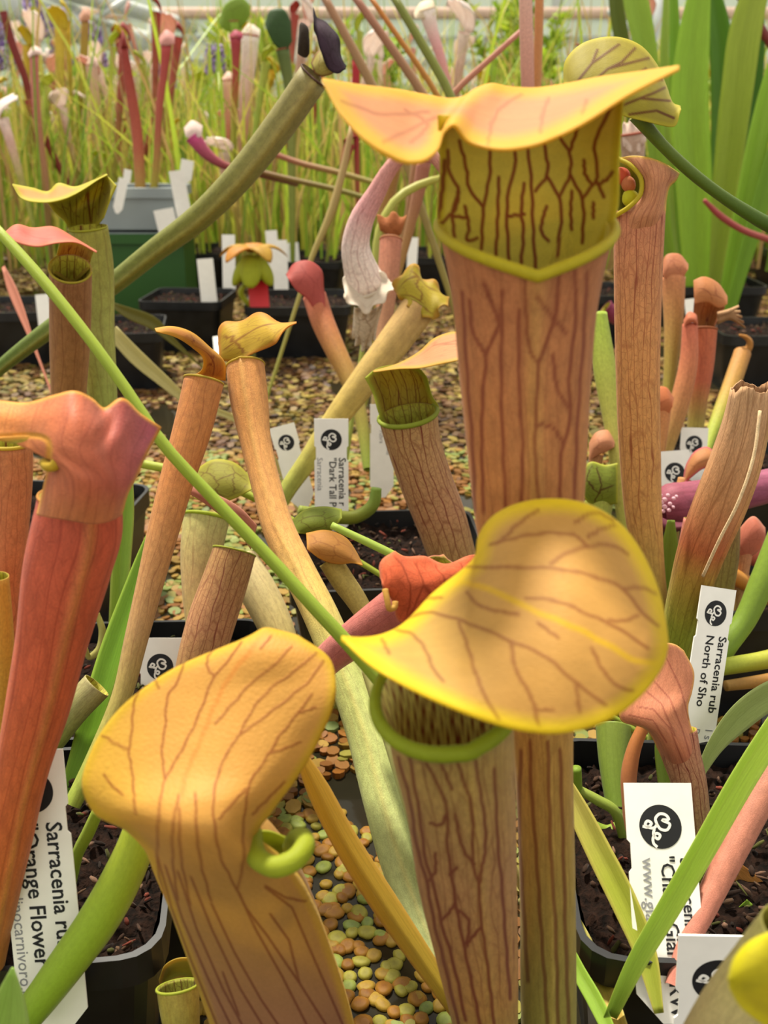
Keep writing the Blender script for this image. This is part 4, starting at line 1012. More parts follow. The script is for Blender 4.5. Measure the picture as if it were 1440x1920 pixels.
small('small pitcher with a plump orange hood tucked behind the peach pitcher', [(1216,752),(1228,727),(1248,726),(1263,746)], [(1218,770),(1234,784),(1250,780),(1261,762)], [(1238,768,40),(1235,820,32),(1231,880,22),(1228,930,16)], .64, .61, '#cf7a4c', ((0, '#c07a48'), (.5, '#a5853c'), (1, '#8a9a34')))
small('small pitcher with a pale orange flap lid behind the tallest pitcher', [(1104,832),(1118,811),(1140,807),(1153,820)], [(1106,862),(1124,852),(1138,846),(1152,838)], [(1118,852,28),(1112,900,20),(1110,960,16)], .56, .55, '#cf8f68', ((0, '#b07a50'), (1, '#8a9a34')))
small('short green pitcher with a dark-veined flared lid beside the peach pitcher', [(1088,884),(1108,866),(1135,872),(1158,868)], [(1092,930),(1112,950),(1138,947),(1158,945)], [(1122,944,54),(1120,1000,40),(1118,1080,28)], .53, .50, '#83902e', ((0, '#9aa040'), (1, '#7f9a34')), lvs=.9, edge='#b8b840')
small('small pitcher with a curled pinkish orange lid in front of a white tag', [(1280,905),(1288,868),(1305,845),(1326,838),(1341,848)], [(1284,906),(1300,892),(1316,880),(1332,874),(1341,862)], [(1285,900,28),(1274,930,24),(1266,980,20),(1262,1040,16)], .52, .50, '#c98a58', ((0, '#b8804c'), (1, '#8f9a3a')), edge='#c9646a')
# dried torn pitcher
p = pitcher('withered papery tan pitcher with torn-off top, green at its foot', [(1408,732,74),(1398,790,82),(1376,870,92),(1350,940,94),(1318,1020,86),(1290,1110,72),(1270,1190,60),(1252,1290,48)], .37, .375, cols=((0, '#c9a078'), (.2, '#c28a5c'), (.30, '#b0603a'), (.36, '#a8843a'), (.48, '#929a36'), (1, '#8a9c38')), az=50, drop=-.35, rim=None, ragged=.16, mat=M_DRY, vs=.55, nc=14, stretch=.06, wing=.12, ns=90, nt=50, inner='#a8805c')
C = path(np.array([P(*q) for q in ((1425,770,.345),(1412,860,.338),(1385,940,.335),(1350,1010,.337),(1318,1080,.345))]), 30); V, F = sweep(C, .0006, 6)
obj('seam', mesh('seam', V - p.base, F, M_DRY, np.tile(hexc('#dcc096'), (len(V), 1)), 0., V * 200, .2), p.e)
# purple parrot pitcher with pale windows
p = pitcher('purple pitcher lying sideways with pale window spots', [(1236,955,60),(1250,951,80),(1290,943,80),(1350,931,72),(1410,918,66),(1480,905,60),(1560,930,50)], .50, .52, cols=((0, '#8a4050'), (.3, '#94506a'), (.6, '#8f5058'), (1, '#8a6a4a')), rim=None, hollow=False, vs=.3, az=-60, nc=10)
g = np.random.default_rng(5)
for (x, y, r) in ((1238,928,4), (1246,936,5), (1240,942,5), (1252,928,4), (1246,950,5), (1256,944,4), (1263,934,4), (1243,958,4), (1254,956,4), (1262,950,3), (1268,930,3)):
    c = P(x, y, .479); V, F = float_leaf(r * .00027, r * .00022, 10); V = np.column_stack([V[:, 0], -V[:, 2], V[:, 1]])
    obj('window_spot', mesh('window_spot', V + c - p.base, F, M_LID, np.tile(hexc('#e0b8c4'), (len(V), 1)), 0., V * 200, 0.), p.e)
lid(p, [(1226,960),(1250,975),(1285,980),(1320,972)], [(1230,975),(1245,998),(1275,995),(1300,985)], .482, .478, col='#84404e', back='#84404e', edge='#7a3848', n=(30, 14), vs=.4, part='hood')
# reddish lid seen from behind, right of the broad lid
p = pitcher('dull red pitcher with a round lid bowed over, beside the giant tag', [(1268,1372,76),(1276,1410,72),(1290,1460,66),(1302,1530,58),(1316,1600,46),(1326,1665,38)], .292, .272, cols=((0, '#b0765c'), (.3, '#b08560'), (.7, '#a08a50'), (1, '#8a8a3c')), az=165, rim=None, vs=.95, nc=17, stretch=.25, ns=80, nt=50)
v28 = [[(1195,1325),(1225,1330),(1255,1365),(1285,1440)], [(1220,1270),(1255,1310),(1275,1360),(1300,1440)], [(1250,1235),(1275,1290),(1290,1350)], [(1180,1340),(1225,1350),(1250,1390)], [(1205,1290),(1240,1320),(1265,1380)]]
patch(p, [row((1205,1225,1250,1265,1282), (1216,1208,1205,1208,1220), .300, .0), row((1180,1212,1245,1275,1301), (1258,1252,1248,1250,1262), .297, .001), row((1166,1205,1242,1272,1297), (1308,1302,1298,1297,1298), .293, .003),
          row((1163,1200,1240,1270,1290), (1348,1345,1338,1330,1322), .290, .006), row((1212,1230,1252,1276,1294), (1368,1374,1376,1370,1358), .290, .009), row((1234,1248,1270,1294,1308), (1405,1410,1412,1406,1396), .292, .0105), row((1252,1266,1284,1302,1314), (1450,1454,1455,1450,1442), .297, .0105)],
      n=(60, 80), col='#bb7656', back='#a5983a', edge='#cf9650', edgew=5, veins=v28, veinw=2.2, veink=.6, vs=.15, tcs=(7, 3), noend=True, mat=M_SKIN)
# blurred yellow lid and pale tube close to the lens
p = pitcher('pale hairy tube with a bright yellow lid, in front of a tag', [(1475,1735,96),(1425,1815,112),(1372,1900,124),(1320,2000,130)], .140, .150, cols=((0, '#cfc878'), (.5, '#c9b87c'), (1, '#b09a68')), rim=None, az=60, vs=.15, ground=False)
lid(p, [(1366,1835),(1376,1800),(1402,1768),(1440,1748),(1500,1738)], [(1368,1850),(1388,1885),(1420,1912),(1455,1935),(1510,1960)], .120, .122, bulge=.004, col='#c9bd22', back='#b0a53a', edge='#d8cf1c', edgew=26, n=(50, 40), vs=.1)
# red crumpled hood on a pink tube lying between the big lids
p = pitcher('pinkish pitcher lying between the big lids with a crumpled rust-red hood', [(830,1095,116),(770,1130,98),(715,1165,84),(665,1198,70),(620,1232,60),(580,1275,52),(545,1350,44)], .262, .31, cols=((0, '#b8635a'), (.4, '#b57068'), (1, '#9a6a50')), az=200, rim=None, vs=.3, nc=8, wing=.1)
lid(p, [(714,1082),(728,1045),(742,1029),(765,1042),(800,1052),(840,1050),(890,1048)], [(718,1105),(735,1140),(750,1162),(780,1156),(815,1140),(850,1115),(895,1080)], [.240,.246,.25,.255], [.236,.238,.245,.252], bulge=.006, col='#c05a38', back='#b05a3a', edge='#c06848', edgew=6, n=(80, 40), mat=M_DRY, vs=.75, tcs=(5, 3), wav=.0013, wavn=2.3, part='crumpled_hood')
C = path(np.array([P(*q) for q in ((722,1105,.234),(726,1125,.232),(731,1142,.231),(740,1138,.232),(741,1128,.233))]), 16); V, F = sweep(C, .0008, 8)
obj('curled_margin', mesh('curled_margin', V - p.base, F, M_LID, np.tile(hexc('#cfa24a'), (len(V), 1)), 0., V * 200, 0.), p.e)
# stout pitcher behind the heart-shaped lid
p = pitcher('stout brown net-veined pitcher cut short by a red leaf-like lid', [(441,1030,80),(422,1090,86),(398,1160,90),(376,1235,86),(350,1330,66)], .405, None, cols=((0, '#a8804c'), (.5, '#b8845a'), (1, '#a0803c')), az=-140, rim='#a8ac3a', rimr=.05, vs=.85, nc=16, drop=.2, stretch=.3, inner='#7a6a34')
lid(p, [(322,904),(350,908),(400,925),(450,952),(482,985)], [(325,912),(370,935),(405,960),(442,990),(470,1030)], [.39,.40,.41], [.385,.395,.405], bulge=.002, col='#c27a62', back='#a0983c', edge='#cf9078', edgew=6, n=(50, 18), vs=.3)
p = pitcher('pale yellowish pitcher with a green rim behind the stout brown one', [(388,968,86),(378,1030,78),(372,1100,62),(372,1190,44),(370,1290,36)], .45, .40, cols=((0, '#b3ad68'), (.4, '#c2a068'), (1, '#a5a04a')), rim='#a8b434', az=20, vs=.35, drop=.1)
lid(p, [(362,885),(400,862),(440,868),(468,892)], [(364,935),(400,945),(440,935),(472,918)], .465, .45, bulge=.004, col='#9c9636', back='#a5a03a', edge='#b0a834', edgew=7, n=(50, 24), vs=.6)
pitcher('pale straw tube leaning behind the stout brown pitcher', [(452,1052,64),(485,1110,70),(515,1170,66),(545,1260,50)], .44, .40, cols=((0, '#c2b080'), (1, '#b5a058')), rim=None, hollow=True, vs=.2, az=180)
# little green pitcher with orange leaf lid
p = pitcher('small pitcher with a green flap and an orange spotted lid by the dark-tall tag', [(618,1050,44),(640,1085,44),(668,1125,40),(700,1180,30)], .37, .36, cols=((0, '#b5a050'), (.5, '#c2a26a'), (1, '#a5a04a')), rim=None, vs=.15, az=200)
lid(p, [(574,1000),(610,994),(650,1010),(668,1035),(679,1057)], [(576,1030),(600,1048),(635,1058),(660,1056),(680,1060)], .372, .362, bulge=.004, col='#b8803c', back='#a5903a', edge='#c98f38', edgew=6, n=(50, 24), vs=.35)
lid(p, [(545,978),(570,957),(610,950),(641,955)], [(556,1000),(585,1002),(620,996),(641,972)], .385, .375, bulge=.004, col='#7f8c2c', back='#7f8c2c', edge='#a0a838', edgew=5, part='flap', n=(40, 20), vs=.5)
stalk('short bright green stalk running behind the rust-red crumpled hood', [(622,985,14),(660,1003,15),(700,1022,16),(745,1045,16),(800,1090,16),(840,1160,16)], .36, .34, cols=((0, '#a0b44a'), (1, '#8fae40')), only=True)
stalk('olive pitcher tube lying over the rim of the dark-tall pot', [(560,958,22),(620,968,26),(670,968,26),(700,945,24),(706,915,20)], .52, .53, cols=((0, '#8f9a3a'), (.6, '#8a9030'), (1, '#8faa4a')), name='leaf_stem', cat='stem', only=True, ground=False)
# cup at the bottom edge, green tubes
p = pitcher('little green-rimmed cup low on the water beside a black pot', [(333,1848,78),(337,1890,74),(345,1960,58)], .222, .214, cols=((0, '#b5a24a'), (1, '#8f8a38')), az=5, drop=.05, rim='#a8b03a', rimr=.06, vs=.2, inner='#8f8f34')
lid(p, [(298,1838),(310,1810),(335,1797),(362,1800),(372,1822)], [(302,1858),(318,1842),(338,1834),(358,1838),(370,1846)], .232, .236, bulge=-.003, col='#9a9a34', back='#a5803a', edge='#bfa040', edgew=6, n=(40, 20), part='back_wall')
p = pitcher('thick glossy green tube crossing the orange-flower tag', [(262,1545,54),(252,1585,64),(222,1655,72),(178,1732,74),(128,1802,70),(70,1880,62),(30,1930,56)], .225, .212, cols=((0, '#b5c238'), (.4, '#a5c038'), (.8, '#9ab836'), (1, '#86a830')), rim=None, az=100, vs=.12, wing=.12, mat=M_LEAF, part='tube')
blade('broad pale green leaf tip poking up beside the orange-flower tag', [(24,1815,6),(22,1860,50),(14,1930,95),(0,2010,110)], .165, .175, col='#9fc05a', edge='#b8d078', fold=.25)
blade('upright green grass blade behind the slender orange pitcher', [(243,862,8),(237,950,32),(229,1050,36),(222,1150,32),(212,1270,24)], .43, .40, col='#8fb03c', edge='#c0c860', fold=.5)
stalk('thin yellow-green runner passing behind the orange pitchers', [(20,832,14),(150,845,16),(258,868,17),(370,892,16),(480,935,15),(570,990,13)], [.50,.49,.48,.47,.46], cols=((0, '#b0b83c'), (1, '#8fa040')), name='runner', cat='stalk', only=True, ground=True)
pitcher('olive tube lying low under the green wing leaf', [(182,1285,58),(140,1330,56),(100,1385,50)], .34, .33, cols=((0, '#9a9060'), (.5, '#7f8a40'), (1, '#7a8a3a')), rim=None, vs=.3, az=180)
stalk('short curved green shoot beside the heart-shaped lid', [(184,1520,22),(166,1560,24),(146,1600,22),(138,1640,18)], .262, .262, name='shoot', cat='shoot', cols=((0, '#9fb03a'), (1, '#7f9a30')), only=True)
stalk('curled olive shoot above the floating weed', [(182,1150,10),(192,1185,14),(185,1220,16),(168,1232,12),(160,1215,8)], .40, .39, name='shoot', cat='shoot', cols=((0, '#a09a4a'), (1, '#b0a860')), only=True, ground=False)
# right front blades
blade('bright lime strap leaf crossing the giant tag', [(1510,1275,48),(1440,1375,56),(1380,1470,58),(1312,1590,56),(1242,1710,52),(1190,1800,44),(1142,1905,28)], [.27,.25,.235,.225,.22], .222, cols=((0, '#c2dc4a'), (.5, '#b0d040'), (1, '#a5c44a')), edge='#c8e060', fold=.55)
pitcher('dusky pink tube leaning behind the lime strap leaf', [(1490,1390,62),(1430,1490,56),(1372,1600,52),(1322,1700,46),(1290,1765,40),(1262,1850,30)], .28, None, cols=((0, '#a8705a'), (.6, '#b5735c'), (1, '#c27a6a')), rim=None, vs=.1, az=200, wing=.2, nc=7)
blade('pale blue-green leaf arching over the black pot', [(1500,1288,60),(1440,1305,64),(1385,1345,62),(1340,1398,40),(1312,1450,22)], .345, .325, col='#9fae62', edge='#b5c07a', fold=.15)
blade('yellow-green strap leaf in the giant-tag pot', [(1052,1450,20),(1085,1520,40),(1125,1600,48),(1170,1690,50),(1210,1785,42),(1236,1900,18)], .27, .218, cols=((0, '#c2b060'), (.5, '#a9b03c'), (1, '#a0a83c')), edge='#d0c060', fold=.5)
blade('yellow strap leaf low beside the tallest tube', [(1068,1700,14),(1090,1760,34),(1125,1830,40),(1165,1930,30)], .26, .216, cols=((0, '#b5b850'), (1, '#c9a850')), edge='#c9b860', fold=.5)
blade('short green leaf at the foot of the tallest tube', [(1062,1760,10),(1085,1820,26),(1118,1880,30),(1150,1950,24)], .24, .213, col='#8fb03a', fold=.4)
blade('orange withered leaf lying on the peat', [(1365,1630,50),(1400,1665,62),(1440,1710,66),(1500,1760,50)], .275, .265, col='#c28a48', edge='#b57a40', fold=.2, mat=M_DRY)
blade('small green leaf under the orange withered leaf', [(1405,1690,16),(1375,1725,26),(1345,1770,24),(1325,1800,16)], .262, .255, col='#8fb03a', fold=.4)
stalk('hooked green shoot in the giant-tag pot', [(1080,1440,20),(1083,1500,26),(1105,1550,32),(1140,1562,30),(1168,1545,24),(1180,1510,12)], .30, .30, name='shoot', cat='shoot', cols=((0, '#7f9a30'), (1, '#9ab040')), only=True, ground=False)
stalk('green shoot leaning in the giant-tag pot', [(1085,1480,16),(1120,1500,20),(1150,1518,20),(1165,1560,16),(1170,1620,14)], .30, .29, name='shoot', cat='shoot', cols=((0, '#9aa84a'), (1, '#7f9a30')), only=True)
pitcher('dark green tube beneath the broad amber lid', [(1150,1362,66),(1150,1420,56),(1156,1500,44),(1165,1580,34)], .335, .30, cols=((0, '#7f9038'), (1, '#6f8a2c')), rim=None, vs=.3, az=170, mat=M_LEAF)
stalk('curved orange leaf stalk by the dull red pitcher', [(1207,1360,22),(1190,1400,26),(1180,1445,30),(1180,1520,26)], .315, .30, name='leaf_stem', cat='stem', cols=((0, '#b8743a'), (1, '#b87858')), only=True)
blade('green leaf beside the dull red pitcher tube', [(1235,1365,12),(1240,1410,26),(1248,1470,30),(1255,1560,24)], .315, .30, col='#86a038', fold=.3)
stalk('green pitcher tube curving behind the north tag', [(1470,1000,56),(1430,1090,48),(1395,1165,42),(1362,1212,40),(1335,1262,34)], .43, .40, name='leaf_stem', cat='stem', cols=((0, '#86a038'), (1, '#7a9434')), only=True)
stalk('yellow-green leaf base running behind the north tag', [(1480,1228,38),(1420,1240,34),(1360,1250,32),(1310,1262,24)], .40, .39, name='leaf_stem', cat='stem', cols=((0, '#b5b040'), (1, '#a0b03a')), only=True, ground=False)
stalk('orange-brown leaf base below the yellow-green one', [(1480,1268,26),(1420,1278,24),(1360,1286,20)], .385, .38, name='leaf_stem', cat='stem', cols=((0, '#b8803a'), (1, '#a07a3a')), only=True, ground=False)
pitcher('brown veined tube half hidden behind the papery tan pitcher', [(1362,985,50),(1358,1040,54),(1350,1110,48),(1340,1190,38)], .45, .44, cols=((0, '#8a6a3c'), (1, '#8a8a3c')), rim=None, vs=.7, az=180)
lid(pitcher('small pitcher with a salmon lid behind the papery tan pitcher', [(1400,1010,34),(1392,1060,28),(1385,1130,22)], .47, .46, cols=((0, '#c27a58'), (1, '#a08a48')), rim=None, az=180), [(1375,1030),(1392,985),(1412,968),(1435,990)], [(1380,1040),(1400,1045),(1425,1030),(1436,1005)], .47, .465, col='#cf7a62', back='#b8804c', edge='#cf8a70', edgew=5, n=(30, 18), vs=.2)
stalk('red-orange tube lying behind the north tag', [(1470,1050,44),(1420,1042,42),(1385,1032,36)], .50, .50, name='leaf_stem', cat='stem', cols=((0, '#c2684a'), (1, '#c2684a')), only=True, ground=False)
stalk('orange tube lying across the pot behind the north tag', [(1450,1125,28),(1410,1100,30),(1372,1078,30)], .46, .46, name='leaf_stem', cat='stem', cols=((0, '#c9903a'), (1, '#c98a3a')), only=True, ground=False)
blade('green leaf wedged between the peach and papery pitchers', [(1258,975,14),(1254,1040,34),(1250,1110,34),(1246,1190,24)], .47, .455, col='#7f9634', fold=.3)
pitcher('pinkish red tube in front of the purple pitcher', [(1302,975,40),(1288,1030,34),(1275,1090,28),(1262,1160,22)], .45, .44, cols=((0, '#c87a6a'), (1, '#a08048')), rim=None, vs=.2, az=180)
pitcher('yellow-green tube filling behind the tall peach pitcher', [(1118,590,40),(1135,700,42),(1150,800,34),(1160,900,26)], .60, .55, cols=((0, '#9ab03c'), (.5, '#b0a850'), (1, '#a0a040')), rim=None, vs=.1, az=180)
# left edge
blade('narrow salmon leaf at the side of the weedy water', [(6,500,6),(22,540,18),(40,585,16),(55,625,10)], .95, .90, col='#c98068', fold=.2)
blade('dark brown-green leaf drooping over a black pot', [(212,572,10),(245,588,22),(285,604,24),(325,640,12)], .9, .9, col='#6f6a2c', fold=.3, ground=True)
blade('long pale straw leaf behind the green stalk', [(210,620,26),(255,668,30),(305,712,24),(350,750,16),(440,785,12)], .72, .70, col='#c9bd7c', edge='#d8cc90', fold=.3)

# ------------------------------------------------------------------ plant tags
def text_mesh(s, size, weight=0.0):
    cu = bpy.data.curves.new('lettering', 'FONT')
    cu.body = s; cu.size = size; cu.extrude = 0.00005; cu.offset = weight; cu.resolution_u = 2
    o = bpy.data.objects.new('lettering', cu); COL.objects.link(o)
    bpy.context.view_layer.update()
    dg = bpy.context.evaluated_depsgraph_get()
    me = bpy.data.meshes.new_from_object(o.evaluated_get(dg))
    bpy.data.objects.remove(o); bpy.data.curves.remove(cu)
    return me
def strip(pts, w, z):
    """flat ribbon through 2-D points, slightly raised"""
    q = path(pts, 40)
    t = np.gradient(q, axis=0); t /= np.linalg.norm(t, axis=1)[:, None]
    nn = np.column_stack([-t[:, 1], t[:, 0]])
    V = np.concatenate([np.column_stack([q + nn * w / 2, np.full(40, z)]), np.column_stack([q - nn * w / 2, np.full(40, z)])])
    F = [[i, i + 40, i + 41, i + 1] for i in range(39)]
    return V, F
def plant_tag(label, top, bot, Yt, Yb=None, w=.02, lines=(), logo=None, yaw=0.0, mat=None, group=None, notch=True):
    a = P(top[0], top[1], Yt)
    b = G(bot[0], bot[1], 0.0) if Yb is None else P(bot[0], bot[1], Yb)
    Lg = np.linalg.norm(b - a) + 0.012
    d = (b - a) / np.linalg.norm(b - a)
    r = np.array([math.cos(yaw), math.sin(yaw), 0]); r -= d * np.dot(r, d); r /= np.linalg.norm(r)
    nrm = np.cross(r, -d)               # faces the viewer's side
    M = np.column_stack([r, -d, nrm])
    e = thing('plant_tag', label, 'plant tag', b, group)
    from mathutils import Matrix
    e.rotation_euler = Matrix(M.tolist()).to_euler()
    off = np.linalg.norm(b - a)         # local y of the top edge
    h = w / 2
    if notch:
        n1, k = off - w * 1.05, w * .045
        out = [(-h, off), (h, off), (h, n1 + w * .25), (h - k, n1 + w * .2), (h - k, n1 - w * .15), (h, n1 - w * .2), (h, -.004), (h * .3, -.012), (-h * .3, -.012), (-h, -.004), (-h, n1 - w * .2), (-h + k, n1 - w * .15), (-h + k, n1 + w * .2), (-h, n1 + w * .25)]
    else:
        out = [(-h, off), (h, off), (h, -.004), (h * .3, -.012), (-h * .3, -.012), (-h, -.004)]
    n = len(out)
    V = [(x, y, .0003) for x, y in out] + [(x, y, -.0003) for x, y in out]
    F = [list(range(n))[::-1], [n + i for i in range(n)]] + [[i, (i + 1) % n, n + (i + 1) % n, n + i] for i in range(n)]
    obj('stake', mesh('stake', V, F, mat or M_TAG, smooth=False), e)
    if logo:
        lr, cy = w * .31, off - logo * w
        th = np.linspace(0, 2 * np.pi, 36, endpoint=False)
        V = np.vstack([np.column_stack([lr * np.cos(th), cy + lr * np.sin(th), np.full(36, .0004)]), np.column_stack([lr * np.cos(th), cy + lr * np.sin(th), np.full(36, .0003)])])
        F = [list(range(36))] + [[i, 36 + i, 36 + (i + 1) % 36, (i + 1) % 36] for i in range(36)]
        dsk = obj('logo_disc', mesh('logo_disc', V, F, M_INK, smooth=False), e); dsk['label'] = 'round black printed logo'
        sq = [[(-.85,.02),(-.60,-.02),(-.42,.16),(-.60,.26),(-.72,.10),(-.50,-.05),(-.30,-.05),(-.16,.10)],
              [(-.16,.10),(-.22,.35),(0,.58),(.30,.52),(.42,.34),(.10,.30),(.45,.10),(.30,-.14),(-.02,-.10),(-.16,.10)],
              [(-.30,-.10),(-.36,-.35),(-.15,-.55),(-.05,-.38),(-.20,-.30),(-.38,-.48),(-.38,-.75),(-.22,-.92)]]
        V, F = join([strip(np.array(q) * lr + [0, cy], lr * .13, .00048) for q in sq])
        obj('logo_scroll', mesh('logo_scroll', V, F, M_TAG, smooth=False), dsk)
    for (s, x, y, size, ink) in lines:  # lettering runs down the tag
        me = text_mesh(s, size * w, .012 * size * w if ink is M_INK else 0)
        me.materials.clear(); me.materials.append(ink)
        o = obj('lettering', me, e, (x * w, off - y * w, .0004))
        o.rotation_euler = (0, 0, -math.pi / 2)
    return e
plant_tag('white tag reading Orange Flower in the peat behind the orange-red pitcher', (52,1408), (98,1868), .242, lines=[('Sarracenia rub', .16, 1.05, .33, M_INK), ('"Orange Flower"', -.19, 1.05, .33, M_INK), ('www.giardinocarnivoro.it', -.44, 1.1, .25, M_GREY_INK), ('wn', .16, 4.15, .33, M_INK)], logo=.60)
plant_tag('white tag reading Giant behind the lime strap leaf', (1232,1468), (1258,1836), .262, lines=[('Sarracenia', .25, 1.05, .25, M_INK), ('"Cha', -.03, 1.02, .28, M_INK), ('Giant" RW', -.03, 1.92, .28, M_INK), ('www.giardi', -.30, 1.05, .25, M_GREY_INK), ('mi', -.30, 2.5, .25, M_GREY_INK)], logo=.62, w=.021)
plant_tag('white tag reading North of beside the papery tan pitcher', (1348,1102), (1300,1425), .362, w=.0165, yaw=.35, lines=[('Sarracenia rub', .20, 1.15, .32, M_INK), ('North of Sho', -.16, 1.15, .32, M_INK), ('R', -.16, 3.4, .3, M_GREY_INK), ('l s a', .20, 3.4, .3, M_GREY_INK)], logo=.62)
plant_tag('white tag reading Dark Tall standing upright in the middle pot', (621,785), (622,972), .585, .575, lines=[('Sarracenia r', .22, 1.15, .30, M_INK), ('"Dark Tall Pr', -.06, 1.15, .30, M_INK), ('Sarracenia', -.42, 1.15, .24, M_GREY_INK)], logo=.62, w=.0205)
plant_tag('small tilted white tag with a black logo behind the peach pitcher', (528,798), (562,920), .62, .61, w=.0165, logo=.68)
plant_tag('white tag with faint print behind the net-veined pitcher', (716,758), (716,900), .66, .65, w=.016, lines=[('Sarracenia', .2, 1.1, .25, M_GREY_INK), ('rubra', -.1, 1.1, .25, M_GREY_INK)])
plant_tag('white tag with black logo above the purple pitcher', (1262,845), (1268,930), .60, .59, w=.02, logo=.68)
plant_tag('white tag half hidden behind the red ragged-lidded pitcher', (1303,802), (1296,905), .665, .655, w=.0185, logo=.6)
plant_tag('white tag half hidden behind the heart-shaped amber lid', (301,1196), (300,1325), .40, .388, w=.019, logo=.68)
plant_tag('large white tag in front of the pinkish tube, its logo half covered', (1352,1754), (1335,1992), .202, None, w=.0215, logo=.66, yaw=-.08)
GT = 'blank white tags among the far pots'
for t, b, y, w_ in (((384,485),(394,580),1.34,.021), ((428,440),(430,545),1.45,.018), ((524,450),(528,556),1.42,.020), ((508,432),(514,500),1.62,.018), ((78,552),(84,606),1.25,.016), ((548,455),(552,505),1.75,.02), ((775,445),(772,500),1.55,.015), ((1295,560),(1300,610),1.1,.014), ((412,630),(414,650),1.16,.016)):  # last entry is a white reflection, modelled as a solid tag
    plant_tag('blank white plant tag or tag-shaped white reflection standing among the far black pots', t, b, y, y - .01, w=w_, group=GT, notch=False)
plant_tag('bright red tag in the pot below the yellow bloom', (483,527), (487,577), 1.30, 1.29, w=.025, mat=plain('red_plastic', '#d8222a', rough=.4), notch=False)

# ------------------------------------------------------------------ background: yellow bloom, tall pitchers, strap leaves
fb = P(470, 575, 1.30)
f = thing('pitcher_flower', 'nodding yellow-green bloom with orange sepals above the red tag', 'flower', fb)
c = P(474, 500, 1.28)
C = path(np.array([fb, P(452, 548, 1.29), P(470, 520, 1.285), c]), 20); V, F = sweep(C, .0035, 8)
obj('stem', mesh('stem', V - fb, F, M_LEAF, np.tile(hexc('#a9b03a'), (len(V), 1)), 0., V * 60, 0.), f)
for k in range(5):
    a = 2 * math.pi * k / 5 + .3
    t = np.linspace(0, 1, 14)
    Cx = np.array([c + [math.cos(a) * .045 * q, math.sin(a) * .045 * q, .018 + .012 * math.sin(q * 2.2) - .018 * q * q] for q in t])
    V, F = sweep(Cx, .012 * np.sin(np.clip(t * .9 + .1, 0, 1) * np.pi) ** .7 + .0012, 10, ref=(0, 0, 1), flat=.16)
    obj('sepal', mesh('sepal', V - fb, F, M_LID, np.tile(hexc('#c98a30' if k % 2 else '#b8902c'), (len(V), 1)), 0., V * 60, .2), f)
    a += .6
    Cx = np.array([c + [math.cos(a) * .018 * (.4 + q), math.sin(a) * .018 * (.4 + q), .012 - .034 * q] for q in t])
    V, F = sweep(Cx, .013 * np.sin(np.clip(t * .9 + .08, 0, 1) * np.pi) ** .6 + .001, 10, ref=(math.cos(a), math.sin(a), 0), flat=.5)
    obj('petal', mesh('petal', V - fb, F, M_LID, np.tile(hexc('#b5bd30'), (len(V), 1)), 0., V * 60, .1), f)

def tall(label, pts, Y, cols, lup=None, llo=None, lc='#c9a07a', rim='#b0604a', **kw):
    p = pitcher(label, pts, Y, Y, cols=cols, rim=rim, ns=36, nt=14, vs=.15, **kw)
    if lup:
        lid(p, lup, llo, Y + .005, Y - .008, bulge=.006, col=lc, back=lc, edge=lc, edgew=4, n=(24, 14), vs=.2)
    return p
RG = ((0, '#9a3830'), (.35, '#b8604a'), (.55, '#b09a48'), (1, '#a0a838'))
tall('deep red slender pitcher leaning at the edge of the back rows', [(6,22,14),(22,80,15),(48,150,13),(62,230,12),(80,340,12),(100,420,10)], 1.9, ((0, '#7a2c2c'), (.4, '#8a3a30'), (1, '#6f6a30')), az=-40)
tall('pink slender pitcher with small white lid, beside the deep red one', [(64,104,16),(66,170,15),(73,250,15),(86,350,14),(92,430,10)], 1.8, ((0, '#d07a7a'), (.4, '#c08a6a'), (1, '#b09a58')), [(52,100),(64,86),(78,92)], [(54,108),(66,104),(78,102)], '#e8d0c8')
tall('thin dark red pitcher crossing behind the pink slender one', [(52,188,14),(76,240,13),(110,312,12),(135,360,10),(150,430,8)], 1.85, ((0, '#9a3c30'), (.5, '#803a30'), (1, '#6f7030')))
tall('yellow-green slender pitcher below a purple flower spike', [(160,40,14),(156,120,15),(150,200,14),(146,330,12),(144,430,10)], 2.1, ((0, '#b08a4a'), (.2, '#a5a03a'), (1, '#8fa034')), [(148,30),(160,14),(172,24)], [(150,40),(162,40),(172,36)], '#d8a890')
tall('pale pinkish pitcher with cream head near the purple spikes', [(172,122,22),(178,200,20),(186,300,16),(190,430,12)], 2.0, ((0, '#e0b8a8'), (.3, '#c9b07a'), (1, '#a5ac4a')), [(162,120),(172,100),(184,112)], [(163,126),(174,130),(184,124)], '#ecd0c4')
tall('tall red-topped pitcher fading to yellow-green', [(232,88,14),(243,160,19),(256,240,20),(262,330,20),(266,440,15)], 1.65, RG, [(226,86),(230,56),(236,70),(239,88)], [(226,90),(230,88),(235,88),(239,90)], '#a03a34')
tall('tall red-necked pitcher with a pink frilled head', [(312,84,20),(308,130,15),(299,200,14),(294,290,13),(284,400,14),(280,455,12)], 1.65, ((0, '#b84a4a'), (.3, '#b0604a'), (.5, '#a5983a'), (1, '#a5ac38')), [(298,72),(312,56),(328,66)], [(300,84),(313,86),(327,82)], '#e0a8a0')
tall('slim pitcher with a crimson collar', [(442,70,22),(442,110,15),(440,180,13),(437,290,11),(430,420,10)], 1.9, ((0, '#a83c4a'), (.2, '#a8503c'), (.4, '#9a983a'), (1, '#8fa034')), [(430,66),(440,56),(456,62)], [(432,74),(443,76),(455,72)], '#b0405a')
tall('white and pink striped pitcher beside the crimson-collared one', [(470,66,34),(466,120,28),(458,210,22),(450,330,16),(446,430,12)], 2.0, ((0, '#efe2d8'), (.15, '#e8c8c0'), (.35, '#d09a88'), (1, '#8fa040')), [(452,62),(468,44),(488,56)], [(454,72),(470,74),(487,70)], '#f2e6da')
